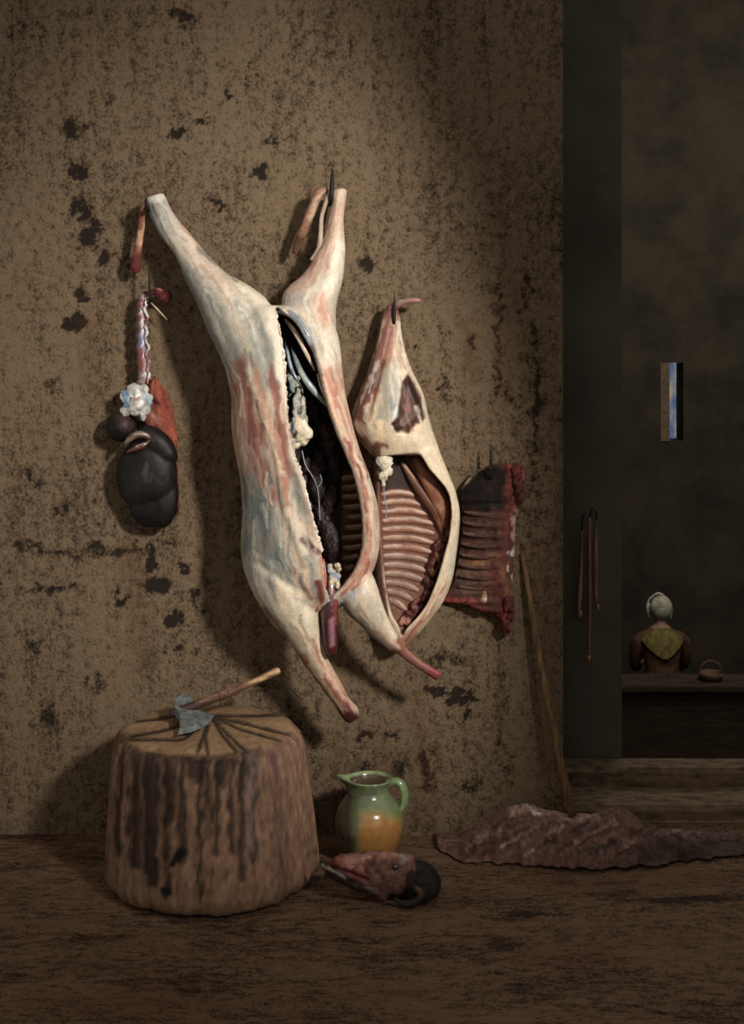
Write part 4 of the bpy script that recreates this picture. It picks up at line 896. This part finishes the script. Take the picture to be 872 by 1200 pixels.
def capb(bm):
    blob(bm, W(.005,.085,1.215), (.098,.088,.108), .06, 2, 3, 3)
    tube(bm, [W(.085,.16,1.27), W(.105,.14,1.20), W(.09,.12,1.11)], [.012,.016,.012], 10, 3, world=True); tube(bm, [W(-.085,.16,1.27), W(-.10,.14,1.20), W(-.085,.12,1.12)], [.012,.016,.012], 10, 3, world=True)
    tube(bm, [W(-.085,.155,1.27), W(0,.17,1.325), W(.085,.155,1.27)], [.012,.014,.012], 10, 3, world=True)
cloth('cap', (176,168,150), (128,122,110), capb, .009)
def bod(bm):
    stack(bm, [wb(0,0,.50,.185,.145), wb(0,.0,.58,.175,.135), wb(0,.02,.70,.145,.115), wb(0,.04,.85,.165,.12), wb(0,.06,.95,.172,.115), wb(0,.07,1.02,.135,.09), wb(0,.08,1.055,.075,.065)])
    for s in (-1,1): tube(bm, [W(s*.12,.06,.985), W(s*.188,.07,.93), W(s*.212,.10,.80), W(s*.205,.16,.70), W(s*.155,.28,.67)], [.05,.063,.054,.048,.040], 12, 4, world=True)
cloth('bodice', (98,66,46), (52,44,36), bod, .010)
def shawl(bm):
    rings = []
    for i in range(15):
        u = i/14
        zz = 1.06-.25*u; rx = (.085+.33*u if u < .34 else .197*(1-(u-.34)/.66)+.012)
        th = np.linspace(-PI*.5-min(1.45, rx/.15), -PI*.5+min(1.45, rx/.15), 17)
        ex = np.interp(zz,[.64,.7,.85,.95,1.02,1.06],[.17,.165,.185,.195,.155,.10]); ey = np.interp(zz,[.64,.7,.85,.95,1.02,1.06],[.14,.135,.140,.135,.11,.082]); cy = np.interp(zz,[.64,.85,.95,1.06],[.01,.04,.06,.08])
        o_ = [W(ex*math.cos(k)*1.03, cy+ey*math.sin(k)*1.03, zz) for k in th]; i_ = [W(ex*math.cos(k)*.93, cy+ey*math.sin(k)*.93, zz) for k in th[::-1]]
        rings.append(o_+i_)
    add_ring_loft(bm, rings)
cloth('shawl', (118,104,58), (84,74,44), shawl)
def skirt(bm):
    rings = []
    for s in catmull([wb(0,.0,.60,.18,.14)+(0,), wb(0,.04,.52,.22,.20)+(.006,), wb(0,.14,.44,.25,.34)+(.012,), wb(0,.18,.25,.27,.36)+(.02,), wb(0,.20,.03,.30,.38)+(.03,)], 5):
        rings.append([Vector((s[0]+(s[3]+s[5]*math.sin(11*a))*math.cos(a), s[1]+(s[4]+s[5]*math.sin(11*a))*math.sin(a), s[2])) for a in np.linspace(0, 2*PI, 89)[:-1]])
    add_ring_loft(bm, rings)
cloth('skirt', (112,72,48), (74,50,38), skirt)
# low wooden counter in front of her with a round basket
M_OLD = m_flat('old_dark_planks', (66,52,40), (44,37,30), .85, 12, stretch=(.4,1,3), spec=.1)
CT = thing('counter', 'low dark wooden counter behind which the person in the white cap sits', 'counter', (3.0,6.95,FZ))
cz = H-(797-CY)*11.05/F
bm = bmesh.new(); g = box(bm, (1.55,6.85,cz-.05), (4.0,7.25,cz)); bmesh.ops.bevel(bm, geom=bm.edges[:], offset=.008, segments=2, affect='EDGES'); obj('counter_top', bm, M_OLD, CT, False)
bm = bmesh.new(); box(bm, (1.59,6.90,FZ), (3.96,6.94,cz-.05)); obj('front_panel', bm, M_OLD, CT, False)
for xx_ in (1.62, 3.93):
    for yy_ in (6.985, 7.20):
        bm = bmesh.new(); box(bm, (xx_-.03,yy_-.03,FZ), (xx_+.03,yy_+.03,cz-.05)); obj('leg', bm, M_OLD, CT, False)
BK = thing('basket', 'small dark round handled basket on the counter right of the seated person', 'basket', (2.72,7.05,cz))
bx_ = (833-CX)*11.05/F
bm = bmesh.new(); lathe(bm, [(.05,0),(.075,.002),(.095,.03),(.10,.06),(.095,.065),(.09,.06),(.085,.03),(.02,.012)], (bx_,7.05,cz), 32); obj('bowl', bm, m_flat('wicker', (104,72,46), (60,44,32), .8, 70), BK); BK.location = (bx_,7.05,cz)
for o in BK.children: o.matrix_parent_inverse = Matrix.Translation(-Vector(BK.location))
bm = bmesh.new(); tube(bm, [Vector((bx_+.09*math.cos(a), 7.05, cz+.055+.10*math.sin(a))) for a in np.linspace(PI,0,9)], .008, 8, 2, world=True); obj('handle', bm, bpy.data.materials['wicker'], BK)
# ------------------------------------------------------------------ light
def lamp(name, kind, loc, target, energy, col, **kw):
    l = bpy.data.lights.new(name, kind); l.energy = energy; l.color = col
    for k, v in kw.items(): setattr(l, k, v)
    o = bpy.data.objects.new(name, l); COL.objects.link(o); o.location = loc
    o.rotation_euler = (Vector(target)-Vector(loc)).to_track_quat('-Z','Y').to_euler(); return o
lamp('key_beam', 'SPOT', (2.0,-3.9,2.9), (-.12,0,1.26), 960, (1,.95,.88), spot_size=math.radians(37), spot_blend=1.0, shadow_soft_size=.22)  # unseen key light from upper right, direction taken from the shadows
lamp('figure_fill', 'SPOT', (1.6,5.2,2.2), (2.50,7.7,-1.1), 34, (1,.95,.85), spot_size=math.radians(22), spot_blend=1.0, shadow_soft_size=.2)  # added spot to brighten the seated person, apart from the window
lamp('cellar_fill', 'AREA', (3.4,5.0,4.4), (3.4,6.5,0), 150, (1,.97,.90), shape='DISK', size=3.0)  # added area fill lifting the dark room, no opening above
w = bpy.data.worlds.new('World'); scn.world = w; w.use_nodes = True
w.node_tree.nodes['Background'].inputs[0].default_value = (1,.96,.88,1); w.node_tree.nodes['Background'].inputs[1].default_value = .31
# ------------------------------------------------------------------ camera
cam = bpy.data.cameras.new('camera'); co_ = bpy.data.objects.new('camera', cam); COL.objects.link(co_); scn.camera = co_
co_.location = (0,-D,H); co_.rotation_euler = (PI/2,0,0)
cam.sensor_fit = 'VERTICAL'; cam.sensor_height = 24; cam.lens = 24*F/1200; cam.shift_y = -(600-CY)/1200; cam.clip_end = 60
vs_ = scn.view_settings; vs_.view_transform = 'Standard'; vs_.look = 'None'; vs_.gamma = 1; vs_.exposure = 0; vs_.use_curve_mapping = False
